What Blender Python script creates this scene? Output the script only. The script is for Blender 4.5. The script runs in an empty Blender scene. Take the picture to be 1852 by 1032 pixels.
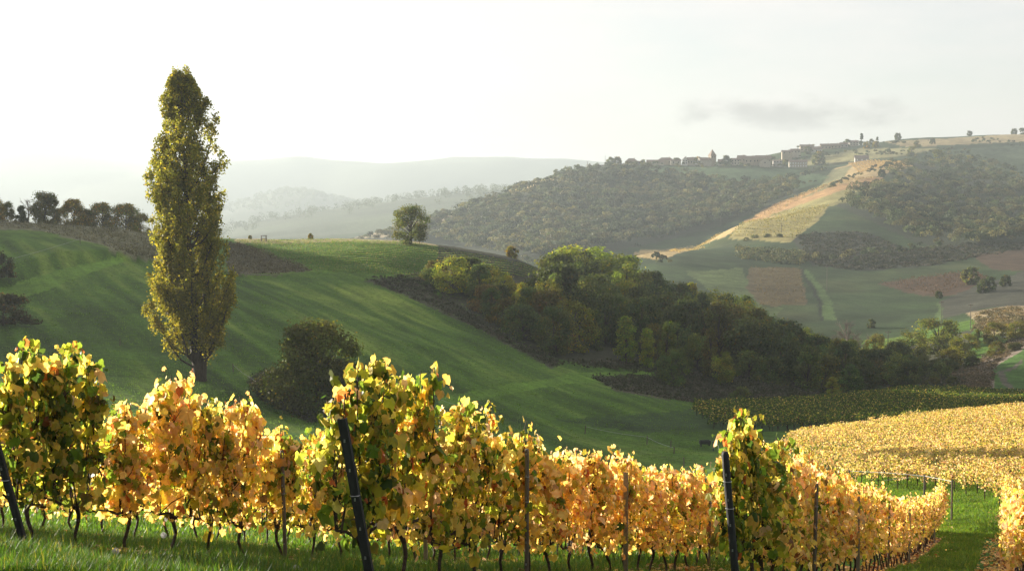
import bpy, math, random
import numpy as np
from mathutils import Vector, Matrix
R = math.radians
sc = bpy.context.scene
COL = sc.collection

# ------------------------------------------------------------------ camera, sky, sun, exposure
SUN_AZ, SUN_EL = -53.0, 11.0          # degrees from straight ahead (negative = left), above the horizon
SUN_STRENGTH, SKY_STRENGTH, EXPOSURE = 5.0, 0.052, 1.85
HAZE_DENSITY, HAZE_G = 0.00021, 0.32
cam_d = bpy.data.cameras.new("camera"); cam = bpy.data.objects.new("camera", cam_d); COL.objects.link(cam)
cam_d.sensor_width = 36.0; cam_d.lens = 36.0*2544.0/1852.0; cam_d.clip_start = 0.1; cam_d.clip_end = 30000
cam.location = (0, 0, 0); cam.rotation_euler = (math.pi/2 - math.atan(116.0/2544.0), 0, 0)
sc.camera = cam
world = bpy.data.worlds.new("World"); sc.world = world; world.use_nodes = True
wn, wl = world.node_tree.nodes, world.node_tree.links
wn.clear()
sky = wn.new("ShaderNodeTexSky"); sky.sky_type = 'NISHITA'; sky.sun_disc = False
sky.sun_elevation = R(SUN_EL); sky.sun_rotation = R(SUN_AZ); sky.air_density = 1.0; sky.dust_density = 0.6; sky.ozone_density = 1.5
bg = wn.new("ShaderNodeBackground"); bg.inputs['Strength'].default_value = SKY_STRENGTH
wout = wn.new("ShaderNodeOutputWorld")
# thin high cloud: a procedural veil over the sky, with one greyer bank low on the right
tc = wn.new("ShaderNodeTexCoord")
mp = wn.new("ShaderNodeMapping"); mp.inputs['Scale'].default_value = (2.2, 2.2, 9.0)
nz = wn.new("ShaderNodeTexNoise"); nz.inputs['Scale'].default_value = 3.0; nz.inputs['Detail'].default_value = 6.0; nz.inputs['Roughness'].default_value = 0.6
wl.new(tc.outputs['Generated'], mp.inputs['Vector']); wl.new(mp.outputs['Vector'], nz.inputs['Vector'])
rp = wn.new("ShaderNodeMapRange"); rp.inputs['From Min'].default_value = 0.35; rp.inputs['From Max'].default_value = 0.75
rp.inputs['To Min'].default_value = 0.55; rp.inputs['To Max'].default_value = 0.95
wl.new(nz.outputs['Fac'], rp.inputs['Value'])
veil = wn.new("ShaderNodeMix"); veil.data_type = 'RGBA'
veil.inputs['B'].default_value = (5.7, 5.3, 5.1, 1)
wl.new(rp.outputs['Result'], veil.inputs['Factor']); wl.new(sky.outputs['Color'], veil.inputs['A'])
# the grey bank of cloud
def wmath(op, a, b):
    n = wn.new("ShaderNodeMath"); n.operation = op
    for i, v in enumerate((a, b)):
        if v is None: continue
        if isinstance(v, (int, float)): n.inputs[i].default_value = v
        else: wl.new(v, n.inputs[i])
    return n.outputs[0]
sep = wn.new("ShaderNodeSeparateXYZ"); wl.new(tc.outputs['Generated'], sep.inputs[0])
az = wmath('DIVIDE', sep.outputs['X'], sep.outputs['Y']); el = wmath('DIVIDE', sep.outputs['Z'], sep.outputs['Y'])
ax = wmath('DIVIDE', wmath('SUBTRACT', az, 0.204), 0.09); ey = wmath('DIVIDE', wmath('SUBTRACT', el, 0.0775), 0.0125)
rr = wmath('ADD', wmath('MULTIPLY', ax, ax), wmath('MULTIPLY', ey, ey))
nz2 = wn.new("ShaderNodeTexNoise"); nz2.inputs['Scale'].default_value = 26.0; nz2.inputs['Detail'].default_value = 7.0; nz2.inputs['Roughness'].default_value = 0.6
mp2 = wn.new("ShaderNodeMapping"); mp2.inputs['Scale'].default_value = (1, 1, 2.2)
wl.new(tc.outputs['Generated'], mp2.inputs['Vector']); wl.new(mp2.outputs['Vector'], nz2.inputs['Vector'])
dens = wmath('SUBTRACT', wmath('ADD', -0.7, wmath('MULTIPLY', nz2.outputs['Fac'], 4.2)), rr)
dens = wmath('MULTIPLY', dens, sep.outputs['Y'])
cl = wn.new("ShaderNodeMapRange"); cl.interpolation_type = 'SMOOTHSTEP'
cl.inputs['From Min'].default_value = 0.1; cl.inputs['From Max'].default_value = 1.6; cl.inputs['To Max'].default_value = 0.8
wl.new(dens, cl.inputs['Value'])
bank = wn.new("ShaderNodeMix"); bank.data_type = 'RGBA'; bank.inputs['B'].default_value = (2.5, 2.35, 2.3, 1)
wl.new(cl.outputs['Result'], bank.inputs['Factor']); wl.new(veil.outputs['Result'], bank.inputs['A'])
wl.new(bank.outputs['Result'], bg.inputs['Color']); wl.new(bg.outputs['Background'], wout.inputs['Surface'])
sun_d = bpy.data.lights.new("sun", 'SUN'); sun = bpy.data.objects.new("sun", sun_d); COL.objects.link(sun)
sun_d.energy = SUN_STRENGTH; sun_d.angle = R(0.55); sun_d.color = (1.0, 0.90, 0.74)
SUN_DIR = Vector((math.sin(R(SUN_AZ))*math.cos(R(SUN_EL)), math.cos(R(SUN_AZ))*math.cos(R(SUN_EL)), math.sin(R(SUN_EL))))
sun.rotation_euler = SUN_DIR.to_track_quat('Z', 'Y').to_euler(); sun.location = SUN_DIR*400
sc.view_settings.view_transform = 'Standard'; sc.view_settings.look = 'None'
sc.view_settings.exposure = EXPOSURE; sc.view_settings.gamma = 1.0; sc.view_settings.use_curve_mapping = False
sc.render.engine = 'CYCLES'
cy = sc.cycles
cy.max_bounces = 7; cy.diffuse_bounces = 4; cy.glossy_bounces = 1; cy.transmission_bounces = 5; cy.volume_bounces = 0; cy.transparent_max_bounces = 4
cy.use_denoising = True; cy.caustics_reflective = False; cy.caustics_refractive = False
cy.use_adaptive_sampling = True; cy.adaptive_threshold = 0.01
cy.sample_clamp_indirect = 8.0
rng = np.random.default_rng(7); random.seed(7)

# ------------------------------------------------------------------ helpers
def tag(o, label=None, cat=None, group=None, kind=None):
    if label: o['label'] = label
    if cat: o['category'] = cat
    if group: o['group'] = group
    if kind: o['kind'] = kind
    return o
def empty(name, loc=(0,0,0), rz=0.0, label=None, cat=None, group=None):
    o = bpy.data.objects.new(name, None); COL.objects.link(o); o.location = loc; o.rotation_euler = (0,0,rz)
    o.empty_display_size = 0.2
    return tag(o, label, cat, group)
def link(name, me, parent=None):
    o = bpy.data.objects.new(name, me); COL.objects.link(o)
    if parent is not None: o.parent = parent
    return o
class MB:
    """collects vertices and faces of mixed sizes with a colour per vertex, as numpy blocks"""
    def __init__(s): s.v = []; s.f = {}; s.c = []; s.n = 0
    def add(s, verts, faces, col=(1,1,1)):
        verts = np.asarray(verts, np.float64).reshape(-1,3); k = len(verts)
        for fa in ([faces] if isinstance(faces, np.ndarray) else faces):
            fa = np.asarray(fa, np.int64)
            if fa.ndim == 1: fa = fa[None]
            s.f.setdefault(fa.shape[1], []).append(fa + s.n)
        col = np.asarray(col, np.float64)
        if col.ndim == 1: col = np.tile(col, (k,1))
        s.v.append(verts); s.c.append(col[:, :3]); s.n += k
    def mesh(s, name, mat, smooth=False):
        me = bpy.data.meshes.new(name)
        V = np.concatenate(s.v); C = np.concatenate(s.c)
        blocks = [np.concatenate(b) for b in s.f.values()]
        idx = np.concatenate([b.ravel() for b in blocks])
        tot = np.concatenate([np.full(len(b), b.shape[1]) for b in blocks])
        st = np.concatenate([[0], np.cumsum(tot)[:-1]])
        me.vertices.add(len(V)); me.vertices.foreach_set('co', V.astype(np.float32).ravel())
        me.loops.add(len(idx)); me.loops.foreach_set('vertex_index', idx.astype(np.int32))
        me.polygons.add(len(tot)); me.polygons.foreach_set('loop_start', st.astype(np.int32)); me.polygons.foreach_set('loop_total', tot.astype(np.int32))
        me.polygons.foreach_set('use_smooth', np.full(len(tot), bool(smooth)))
        a = me.color_attributes.new('Col', 'FLOAT_COLOR', 'POINT')
        a.data.foreach_set('color', np.concatenate([C, np.ones((len(C),1))],1).astype(np.float32).ravel())
        me.materials.append(mat); me.update(calc_edges=True)
        return me
    def obj(s, name, mat, parent=None, smooth=False): return link(name, s.mesh(name, mat, smooth), parent)
    # shapes
    def box(s, c, d, rz=0.0, col=(1,1,1), bevel=0.0):
        hx, hy, hz_ = d[0]/2, d[1]/2, d[2]/2
        v = np.array([[x,y,z] for z in (-hz_,hz_) for x,y in ((-hx,-hy),(hx,-hy),(hx,hy),(-hx,hy))])
        ca, sa = math.cos(rz), math.sin(rz)
        v = np.stack([v[:,0]*ca-v[:,1]*sa, v[:,0]*sa+v[:,1]*ca, v[:,2]],1)+np.array(c)
        s.add(v, np.array([[3,2,1,0],[4,5,6,7],[0,1,5,4],[1,2,6,5],[2,3,7,6],[3,0,4,7]]), col)
    def tube(s, pts, rad, n=6, col=(1,1,1), cap=True):
        pts = np.asarray(pts, float); rad = np.broadcast_to(np.asarray(rad, float), (len(pts),))
        t = np.gradient(pts, axis=0); t /= np.linalg.norm(t,axis=1)[:,None]+1e-9
        ref = np.array([0.,0.,1.]) if abs(t[0,2]) < 0.8 else np.array([1.,0.,0.])
        u = np.cross(t, ref); u /= np.linalg.norm(u,axis=1)[:,None]+1e-9; w = np.cross(t, u)
        a = np.arange(n)*2*math.pi/n
        ring = (u[:,None]*np.cos(a)[None,:,None] + w[:,None]*np.sin(a)[None,:,None])*rad[:,None,None] + pts[:,None]
        m = len(pts); fs = []
        i = np.arange(m-1)[:,None]*n; j = np.arange(n)[None]; k = (j+1)%n
        q = np.stack([i+j, i+k, i+n+k, i+n+j],-1).reshape(-1,4)
        fs = [q]
        if cap: fs += [np.arange(n)[::-1], np.arange(n)+(m-1)*n]
        s.add(ring.reshape(-1,3), fs, col)
    def quads(s, cen, nrm, size, col, aspect=1.0, up=None, rs=None):
        """leaf-sized quads: centre, normal, size (arrays) with a random roll; bent along the middle into two triangles"""
        rs = rs or rng
        n = len(cen); nrm = nrm/(np.linalg.norm(nrm,axis=1)[:,None]+1e-9)
        r = rs.normal(size=(n,3)) if up is None else up + 0.25*rs.normal(size=(n,3))
        a = np.cross(nrm, r); a /= np.linalg.norm(a,axis=1)[:,None]+1e-9; b = np.cross(nrm, a)
        sz = np.broadcast_to(np.asarray(size,float),(n,))[:,None]
        a = a*sz*0.5*aspect; b = b*sz*0.5
        bend = nrm*sz*0.16
        V = np.stack([cen-b, cen+a+bend, cen+b*1.05, cen-a+bend],1).reshape(-1,3)
        k = np.arange(n)[:,None]*4
        s.add(V, [k+np.array([[0,1,2]]), k+np.array([[0,2,3]])], np.repeat(col,4,axis=0))
def nodes(name):
    m = bpy.data.materials.new(name); m.use_nodes = True
    nt = m.node_tree; nt.nodes.clear()
    out = nt.nodes.new('ShaderNodeOutputMaterial')
    return m, nt.nodes, nt.links, out
def leaf_material(name, trans=0.5, tint=False, boost=(1.0,1.0,1.0), gloss=0.25, rough=0.5):
    m, N, L, out = nodes(name)
    at_ = N.new('ShaderNodeAttribute'); at_.attribute_name = 'Col'
    c = at_.outputs['Color']
    if tint:
        oi = N.new('ShaderNodeObjectInfo'); mx = N.new('ShaderNodeMix'); mx.data_type = 'RGBA'; mx.blend_type = 'MULTIPLY'; mx.inputs['Factor'].default_value = 1
        L.new(c, mx.inputs['A']); L.new(oi.outputs['Color'], mx.inputs['B']); c = mx.outputs['Result']
    p = N.new('ShaderNodeBsdfPrincipled'); p.inputs['Roughness'].default_value = rough; p.inputs['Specular IOR Level'].default_value = gloss
    t = N.new('ShaderNodeBsdfTranslucent')
    bm = N.new('ShaderNodeMix'); bm.data_type = 'RGBA'; bm.blend_type = 'MULTIPLY'; bm.inputs['Factor'].default_value = 1; bm.inputs['B'].default_value = (*boost,1)
    L.new(c, bm.inputs['A'])
    ms = N.new('ShaderNodeMixShader'); ms.inputs['Fac'].default_value = trans
    L.new(c, p.inputs['Base Color']); L.new(bm.outputs['Result'], t.inputs['Color'])
    L.new(p.outputs[0], ms.inputs[1]); L.new(t.outputs[0], ms.inputs[2]); L.new(ms.outputs[0], out.inputs['Surface'])
    return m
def rough_material(name, col, scale=20.0, var=0.35, rough=0.8, bump=0.3, metal=0.0, use_attr=False, stretch=(1,1,1), spec=0.3):
    """solid surface with a procedural mottling and bump"""
    m, N, L, out = nodes(name)
    tc = N.new('ShaderNodeTexCoord'); mp = N.new('ShaderNodeMapping'); mp.inputs['Scale'].default_value = stretch
    nz = N.new('ShaderNodeTexNoise'); nz.inputs['Scale'].default_value = scale; nz.inputs['Detail'].default_value = 6
    L.new(tc.outputs['Object'], mp.inputs['Vector']); L.new(mp.outputs['Vector'], nz.inputs['Vector'])
    mr = N.new('ShaderNodeMapRange'); mr.inputs['From Min'].default_value = 0.25; mr.inputs['From Max'].default_value = 0.75
    mr.inputs['To Min'].default_value = 1-var; mr.inputs['To Max'].default_value = 1+var
    L.new(nz.outputs['Fac'], mr.inputs['Value'])
    mx = N.new('ShaderNodeMix'); mx.data_type = 'RGBA'; mx.blend_type = 'MULTIPLY'; mx.inputs['Factor'].default_value = 1
    if use_attr:
        a = N.new('ShaderNodeAttribute'); a.attribute_name = 'Col'; L.new(a.outputs['Color'], mx.inputs['A'])
    else: mx.inputs['A'].default_value = (*col,1)
    L.new(mr.outputs['Result'], mx.inputs['B'])
    p = N.new('ShaderNodeBsdfPrincipled'); p.inputs['Roughness'].default_value = rough; p.inputs['Metallic'].default_value = metal; p.inputs['Specular IOR Level'].default_value = spec
    L.new(mx.outputs['Result'], p.inputs['Base Color'])
    bp = N.new('ShaderNodeBump'); bp.inputs['Strength'].default_value = bump; bp.inputs['Distance'].default_value = 0.02
    L.new(nz.outputs['Fac'], bp.inputs['Height']); L.new(bp.outputs[0], p.inputs['Normal']); L.new(p.outputs[0], out.inputs['Surface'])
    return m
# ------------------------------------------------------------------ the lie of the land
F = 2544.0; CX = 926.0; CY = 516.0; PITCH = math.atan(116.0/F)
CP, SP = math.cos(PITCH), math.sin(PITCH)
def at(px, py, Y):
    """a photo direction and a forward distance in metres -> a point of the landscape"""
    X = (px-CX)/F; V = -(py-CY)/F
    d = (X, CP+V*SP, -SP+V*CP)
    return (X*Y/d[1], Y, d[2]*Y/d[1])
# survey of the land: photo direction of the ground and its forward distance in metres
SURVEY = [
 # foreground vineyard slope
 (-900,12,930),(-400,12,950),(40,13,990),(155,14,1000),(365,15.7,1008),(640,19.3,1022),(650,11.5,1068),(920,17,1045),
 (1000,18.3,1040),(1100,23,1034),(1250,26.6,1020),(1320,14,1085),(1500,24,1052),(1620,32.5,1032),(1730,63.5,945),
 (1830,32,1036),(1836,62,948),(2600,30,1000),(3400,30,960),(-400,25,930),(-1200,30,850),(1900,14,1120),(2600,14,1100),
 (-900,60,760),(40,40,905),(360,40,950),(640,40,985),(900,40,1000),(1200,45,985),
 (0,70,830),(360,75,862),(640,75,900),(900,75,925),(1200,80,920),(1430,90,905),
 # valley bottom and meadow
 (-900,110,640),(0,100,740),(360,105,775),(640,105,812),(900,105,850),(1150,110,862),(1270,122,838),
 (1250,128,826),(1100,140,800),(850,138,765),(0,125,660),(360,130,686),(565,122,760),(720,140,730),(800,145,735),
 (1030,190,680),(1150,185,705),(1250,200,722),(1350,180,742),
 (0,150,590),(200,160,590),(360,165,590),(360,230,500),(240,240,470),(140,225,470),(0,190,515),(0,230,450),(100,240,445),
 (0,270,415),(0,292,402),(100,292,410),(220,300,415),(430,335,434),(430,300,468),(560,275,490),(430,270,497),
 (600,340,432),(743,336,435),(850,322,453),(950,312,478),(600,270,498),(640,225,555),(700,185,620),(850,200,625),(900,232,600),
 (780,272,520),(850,262,548),(1000,215,648),(700,300,470),(800,300,485),
 # behind the meadow ridge
 (0,400,412),(0,500,430),(220,420,450),(430,450,475),(600,460,480),(743,440,485),(850,420,505),(950,400,530),
 # hill to the left of the view
 (-70,300,396),(-70,420,395),(-60,600,400),(-150,330,385),(-300,415,245),(-600,381,60),(-1137,332,30),(-1800,290,-40),(-300,250,420),(-600,200,450),(-1137,150,480),
 (-150,520,385),(-300,700,330),(0,800,430),(100,800,430),(-40,1100,430),(-900,700,120),(-1800,700,20),(-2400,250,0),
 # wood between meadow and valley
 (1050,330,528),(1150,230,665),(1150,280,610),(1200,320,585),(1250,232,688),(1320,320,600),(1400,230,700),(1400,300,640),
 (1500,300,660),(1500,240,715),(1620,280,695),(1620,250,705),(1700,270,680),
 (1000,450,570),(1200,400,625),(1320,400,645),(1500,360,668),
 # right hand vineyards
 (1540,85,868),(1700,78,880),(1775,75,884),(1850,64,930),(1850,90,838),(1850,140,752),(1700,130,776),(1500,125,796),(1430,115,812),
 (1300,160,758),(1270,150,770),(1500,160,766),(1500,205,732),(1640,215,716),(1852,230,722),(1852,180,735),(1700,170,748),
 (2400,70,880),(2400,140,720),(2400,230,660),(3400,100,760),(3400,230,600),
 # right bank with the track
 (1750,255,692),(1830,262,690),(1852,290,640),(1760,300,662),(1825,360,608),(1750,350,625),(1852,380,585),(1680,340,655),(2400,300,600),
 # valley floor beyond
 (1300,480,572),(1500,430,612),(1600,420,620),(1700,430,590),(1200,600,492),(1400,520,548),(1600,500,562),(1850,480,540),
 (1400,620,488),(1600,620,490),(1850,650,470),(2400,600,470),(3400,600,440),
 # spur
 (1150,700,462),(1320,780,435),(1340,855,404),(1450,850,400),(1500,950,368),(1560,800,418),(1500,1150,330),(1560,1200,316),(1600,1330,296),
 (1700,1350,302),(1700,850,418),(1852,800,430),(1700,1100,348),(1852,1150,345),(1780,1350,310),(2400,900,400),
 # valley behind the spur edge, foot of the forest hill
 (1150,900,500),(1330,1000,432),(1480,1330,330),(950,700,540),(743,700,520),(600,800,490),
 (1050,950,455),(950,1000,450),(860,1050,448),(1200,1000,450),(1330,1150,382),(1330,1400,310),(1200,1250,370),
 # forest hill crest and village
 (1050,1480,306),(950,1440,334),(870,1400,362),(780,1320,396),(700,1260,424),(1150,1500,298),(1290,1490,299),(1400,1530,298),(1440,1560,296),
 (1450,1640,276),(1550,1720,264),(1650,1800,252),(1852,1900,243),(2400,2000,232),(3400,2000,220),(1550,1500,292),(1650,1500,285),(1850,1500,290),
 (1050,1900,345),(870,1800,395),(700,1600,450),(1290,1950,330),(1550,2100,300),(1852,2300,280),(2400,2400,270),
 # ridges behind
 (380,2625,430),(480,2750,400),(640,2875,376),(720,2875,362),(800,2875,354),(870,2937,349),(1000,2937,345),(600,1700,440),
 (500,3375,425),(700,3500,400),(870,3500,390),
 (300,4800,400),(430,4800,366),(520,4800,346),(620,4950,370),(700,4950,385),(0,3125,430),(0,4800,400),(-600,3125,420),
 (520,5700,390),(900,5250,380),(0,6000,380),(1200,5250,370),(1800,5250,350),
 (-900,6400,300),(-300,6400,294),(0,6400,294),(60,6400,294),(170,6400,308),(240,6400,310),(330,6400,303),(420,6400,297),(540,6400,288),(640,6400,295),(760,6400,292),
 (900,6400,285),(1020,6400,290),(1200,6400,300),(1800,6400,300),(2600,6400,290),
 (-300,7400,350),(500,7400,350),(1200,7400,350),(2000,7400,350),
]
KU, KV = 5.0, 2.2
def _fit():
    q = np.array(SURVEY, float)
    P = np.array([at(a,c,b) for a,b,c in q])
    S = P[:,0]/P[:,1]; E = P[:,2]/P[:,1]; L = np.log(P[:,1])
    A = np.stack([S*KU, L*KV],1)
    n = len(A)
    d = np.sqrt(((A[:,None]-A[None])**2).sum(-1))
    K = d.copy()            # linear radial kernel: no overshoot at ridges
    K = np.sqrt(d*d+0.10**2)
    M = np.zeros((n+3,n+3)); M[:n,:n] = K - 1e-4*np.eye(n)
    Q = np.concatenate([np.ones((n,1)),A],1); M[:n,n:] = Q; M[n:,:n] = Q.T
    w = np.linalg.solve(M, np.concatenate([E,np.zeros(3)]))
    return A, w
_A,_W = _fit()
def elev(S, L):
    S = np.asarray(S,float).ravel(); L = np.asarray(L,float).ravel(); out = np.empty(len(S))
    for i in range(0,len(S),20000):
        B = np.stack([S[i:i+20000]*KU, L[i:i+20000]*KV],1)
        d2 = ((B[:,None,:]-_A[None])**2).sum(-1)
        out[i:i+20000] = np.sqrt(d2+0.10**2)@_W[:len(_A)] + _W[-3] + B@_W[-2:]
    return out
def height(x, y):
    """ground height in metres at plan position x, y (arrays)"""
    x = np.asarray(x,float); y = np.asarray(y,float); sh = x.shape
    x = x.ravel(); y = y.ravel()
    yy = np.maximum(y, 7.0)
    s = np.clip(x/yy, -1.35, 1.35)
    z = elev(s, np.log(yy))*yy
    pl = -1.7-0.105*y-0.05*np.clip(x,-40,40)
    t = np.clip((y-7)/5,0,1); t = t*t*(3-2*t)
    return (pl*(1-t)+z*t).reshape(sh)
def hz(x, y): return float(height(np.array([x]),np.array([y]))[0])
# ------------------------------------------------------------------ small relief on the land, and ways to read it
_H = np.random.default_rng(3).random((256,256))
def vnoise(x, y):
    xi = np.floor(x).astype(int); yi = np.floor(y).astype(int); fx = x-xi; fy = y-yi
    fx = fx*fx*(3-2*fx); fy = fy*fy*(3-2*fy)
    g = lambda a,b: _H[a%256, b%256]
    return (g(xi,yi)*(1-fx)+g(xi+1,yi)*fx)*(1-fy)+(g(xi,yi+1)*(1-fx)+g(xi+1,yi+1)*fx)*fy - 0.5
def fbm(x, y, o=4):
    s = 0; a = 1.0
    for k in range(o): s = s + a*vnoise(x*2**k+17*k, y*2**k+31*k); a *= 0.5
    return s
def seg_dist(x, y, pts):
    """distance from plan points to a polyline and the length along it"""
    best = np.full(np.shape(x), 1e9); side = np.zeros(np.shape(x))
    for (ax,ay),(bx,by) in zip(pts[:-1], pts[1:]):
        dx,dy = bx-ax, by-ay; t = np.clip(((x-ax)*dx+(y-ay)*dy)/(dx*dx+dy*dy),0,1)
        d = np.hypot(x-ax-t*dx, y-ay-t*dy); s = np.sign((x-ax)*dy-(y-ay)*dx)
        side = np.where(d<best, s, side); best = np.minimum(best,d)
    return best, side
_base = height
BANK = [((px-CX)/F*Y, Y) for px,Y in ((-500,130),(-200,150),(0,183),(60,200),(140,219),(215,232),(300,240))]
def height(x, y):
    x = np.asarray(x,float); y = np.asarray(y,float)
    z = _base(x,y)
    near = np.clip((y-95)/25,0,1)*np.clip((700-y)/150,0,1)
    z = z + near*(0.55*fbm(x/17,y/17,3)) + np.clip((60-y)/40,0,1)*0.10*fbm(x/1.7,y/1.7,3)
    far = np.clip((y-500)/500,0,1)
    z = z + far*np.clip((3100-y)/400,0,1)*5.0*fbm(x/120,y/120,4)
    # the bank above the mown path on the left
    k = (y>130)&(y<300)&(x<-20)&(x>-140)
    if k.any():
        d, sd = seg_dist(x[k],y[k],BANK); up = np.where(sd<0, 1.0, 0.0)
        z = np.array(z); z[k] += 1.5*np.clip(d/3.0,0,1)*up*np.exp(-np.maximum(d-3,0)/22)*np.clip((-22-x[k])/30,0,1)
    mt = np.clip((y-2600)/800,0,1)
    z = z + mt*30*fbm(x/560,y/560,5)
    return z
def hz(x, y): return float(height(np.array([float(x)]),np.array([float(y)]))[0])
_rayY = np.exp(np.linspace(math.log(6), math.log(7400), 930))
def ground_at(px, py, y0=6.0, y1=7400.0):
    """where the line of sight of a photo position first meets the land, beyond y0"""
    X = (px-CX)/F; V = -(py-CY)/F; d = np.array((X, CP+V*SP, -SP+V*CP)); d /= d[1]
    Y = _rayY[(_rayY>=y0)&(_rayY<=y1)]
    g = height(d[0]*Y, Y) - d[2]*Y
    k = np.argmax(g>=0)
    if g[k] < 0: k = len(Y)-1
    y = Y[k]
    if k>0 and g[k]>=0:
        t = g[k]/(g[k]-g[k-1]+1e-9); y = Y[k]-(Y[k]-Y[k-1])*t
    return Vector((d[0]*y, y, float(height(np.array([d[0]*y]),np.array([y]))[0])))
def ground_many(px, py, y0=6.0, y1=7400.0):
    px = np.asarray(px,float); py = np.asarray(py,float)
    X = (px-CX)/F; V = -(py-CY)/F; dy = CP+V*SP; dx = X/dy; dz = (-SP+V*CP)/dy
    Y = _rayY[(_rayY>=y0)&(_rayY<=y1)]
    out = np.zeros((len(px),3)); done = np.zeros(len(px),bool)
    for y in Y:
        i = np.where(~done)[0]
        if not len(i): break
        h = height(dx[i]*y, np.full(len(i),y)); hit = h >= dz[i]*y
        j = i[hit]; out[j,0] = dx[j]*y; out[j,1] = y; out[j,2] = h[hit]; done[j] = True
    return out, done
def on_ground(px, Y):
    """plan position in a photo column at a forward distance, on the land"""
    x = (px-CX)/F*Y
    return Vector((x, Y, hz(x,Y)))
def inside(px, py, poly):
    p = np.asarray(poly,float); r = np.zeros(np.shape(px),bool); j = len(p)-1
    for i in range(len(p)):
        xi,yi = p[i]; xj,yj = p[j]
        c = ((yi>py)!=(yj>py)) & (px < (xj-xi)*(py-yi)/(yj-yi+1e-12)+xi); r ^= c; j = i
    return r
def to_photo(x, y, z):
    e = z/y; return CX+F*(x/y)/(CP-e*SP), CY-F*((e*CP+SP)/(CP-e*SP))

# ------------------------------------------------------------------ vineyard rows (needed for the soil strips)
ROW_DIR = np.array((0.330, 0.944)); ROW_N = np.array((0.944,-0.330))
ROWS = {   # start of the row in plan, length in metres
 'far left':  ((-9.9,11.3), 34.0),
 'left':      ((-4.62,12.6), 51.0),
 'middle':    ((-1.35,11.3), 52.5),
 'right':     ((2.15,13.7), 53.0),
 'edge':      ((7.75,21.0), 48.0),
}
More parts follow.
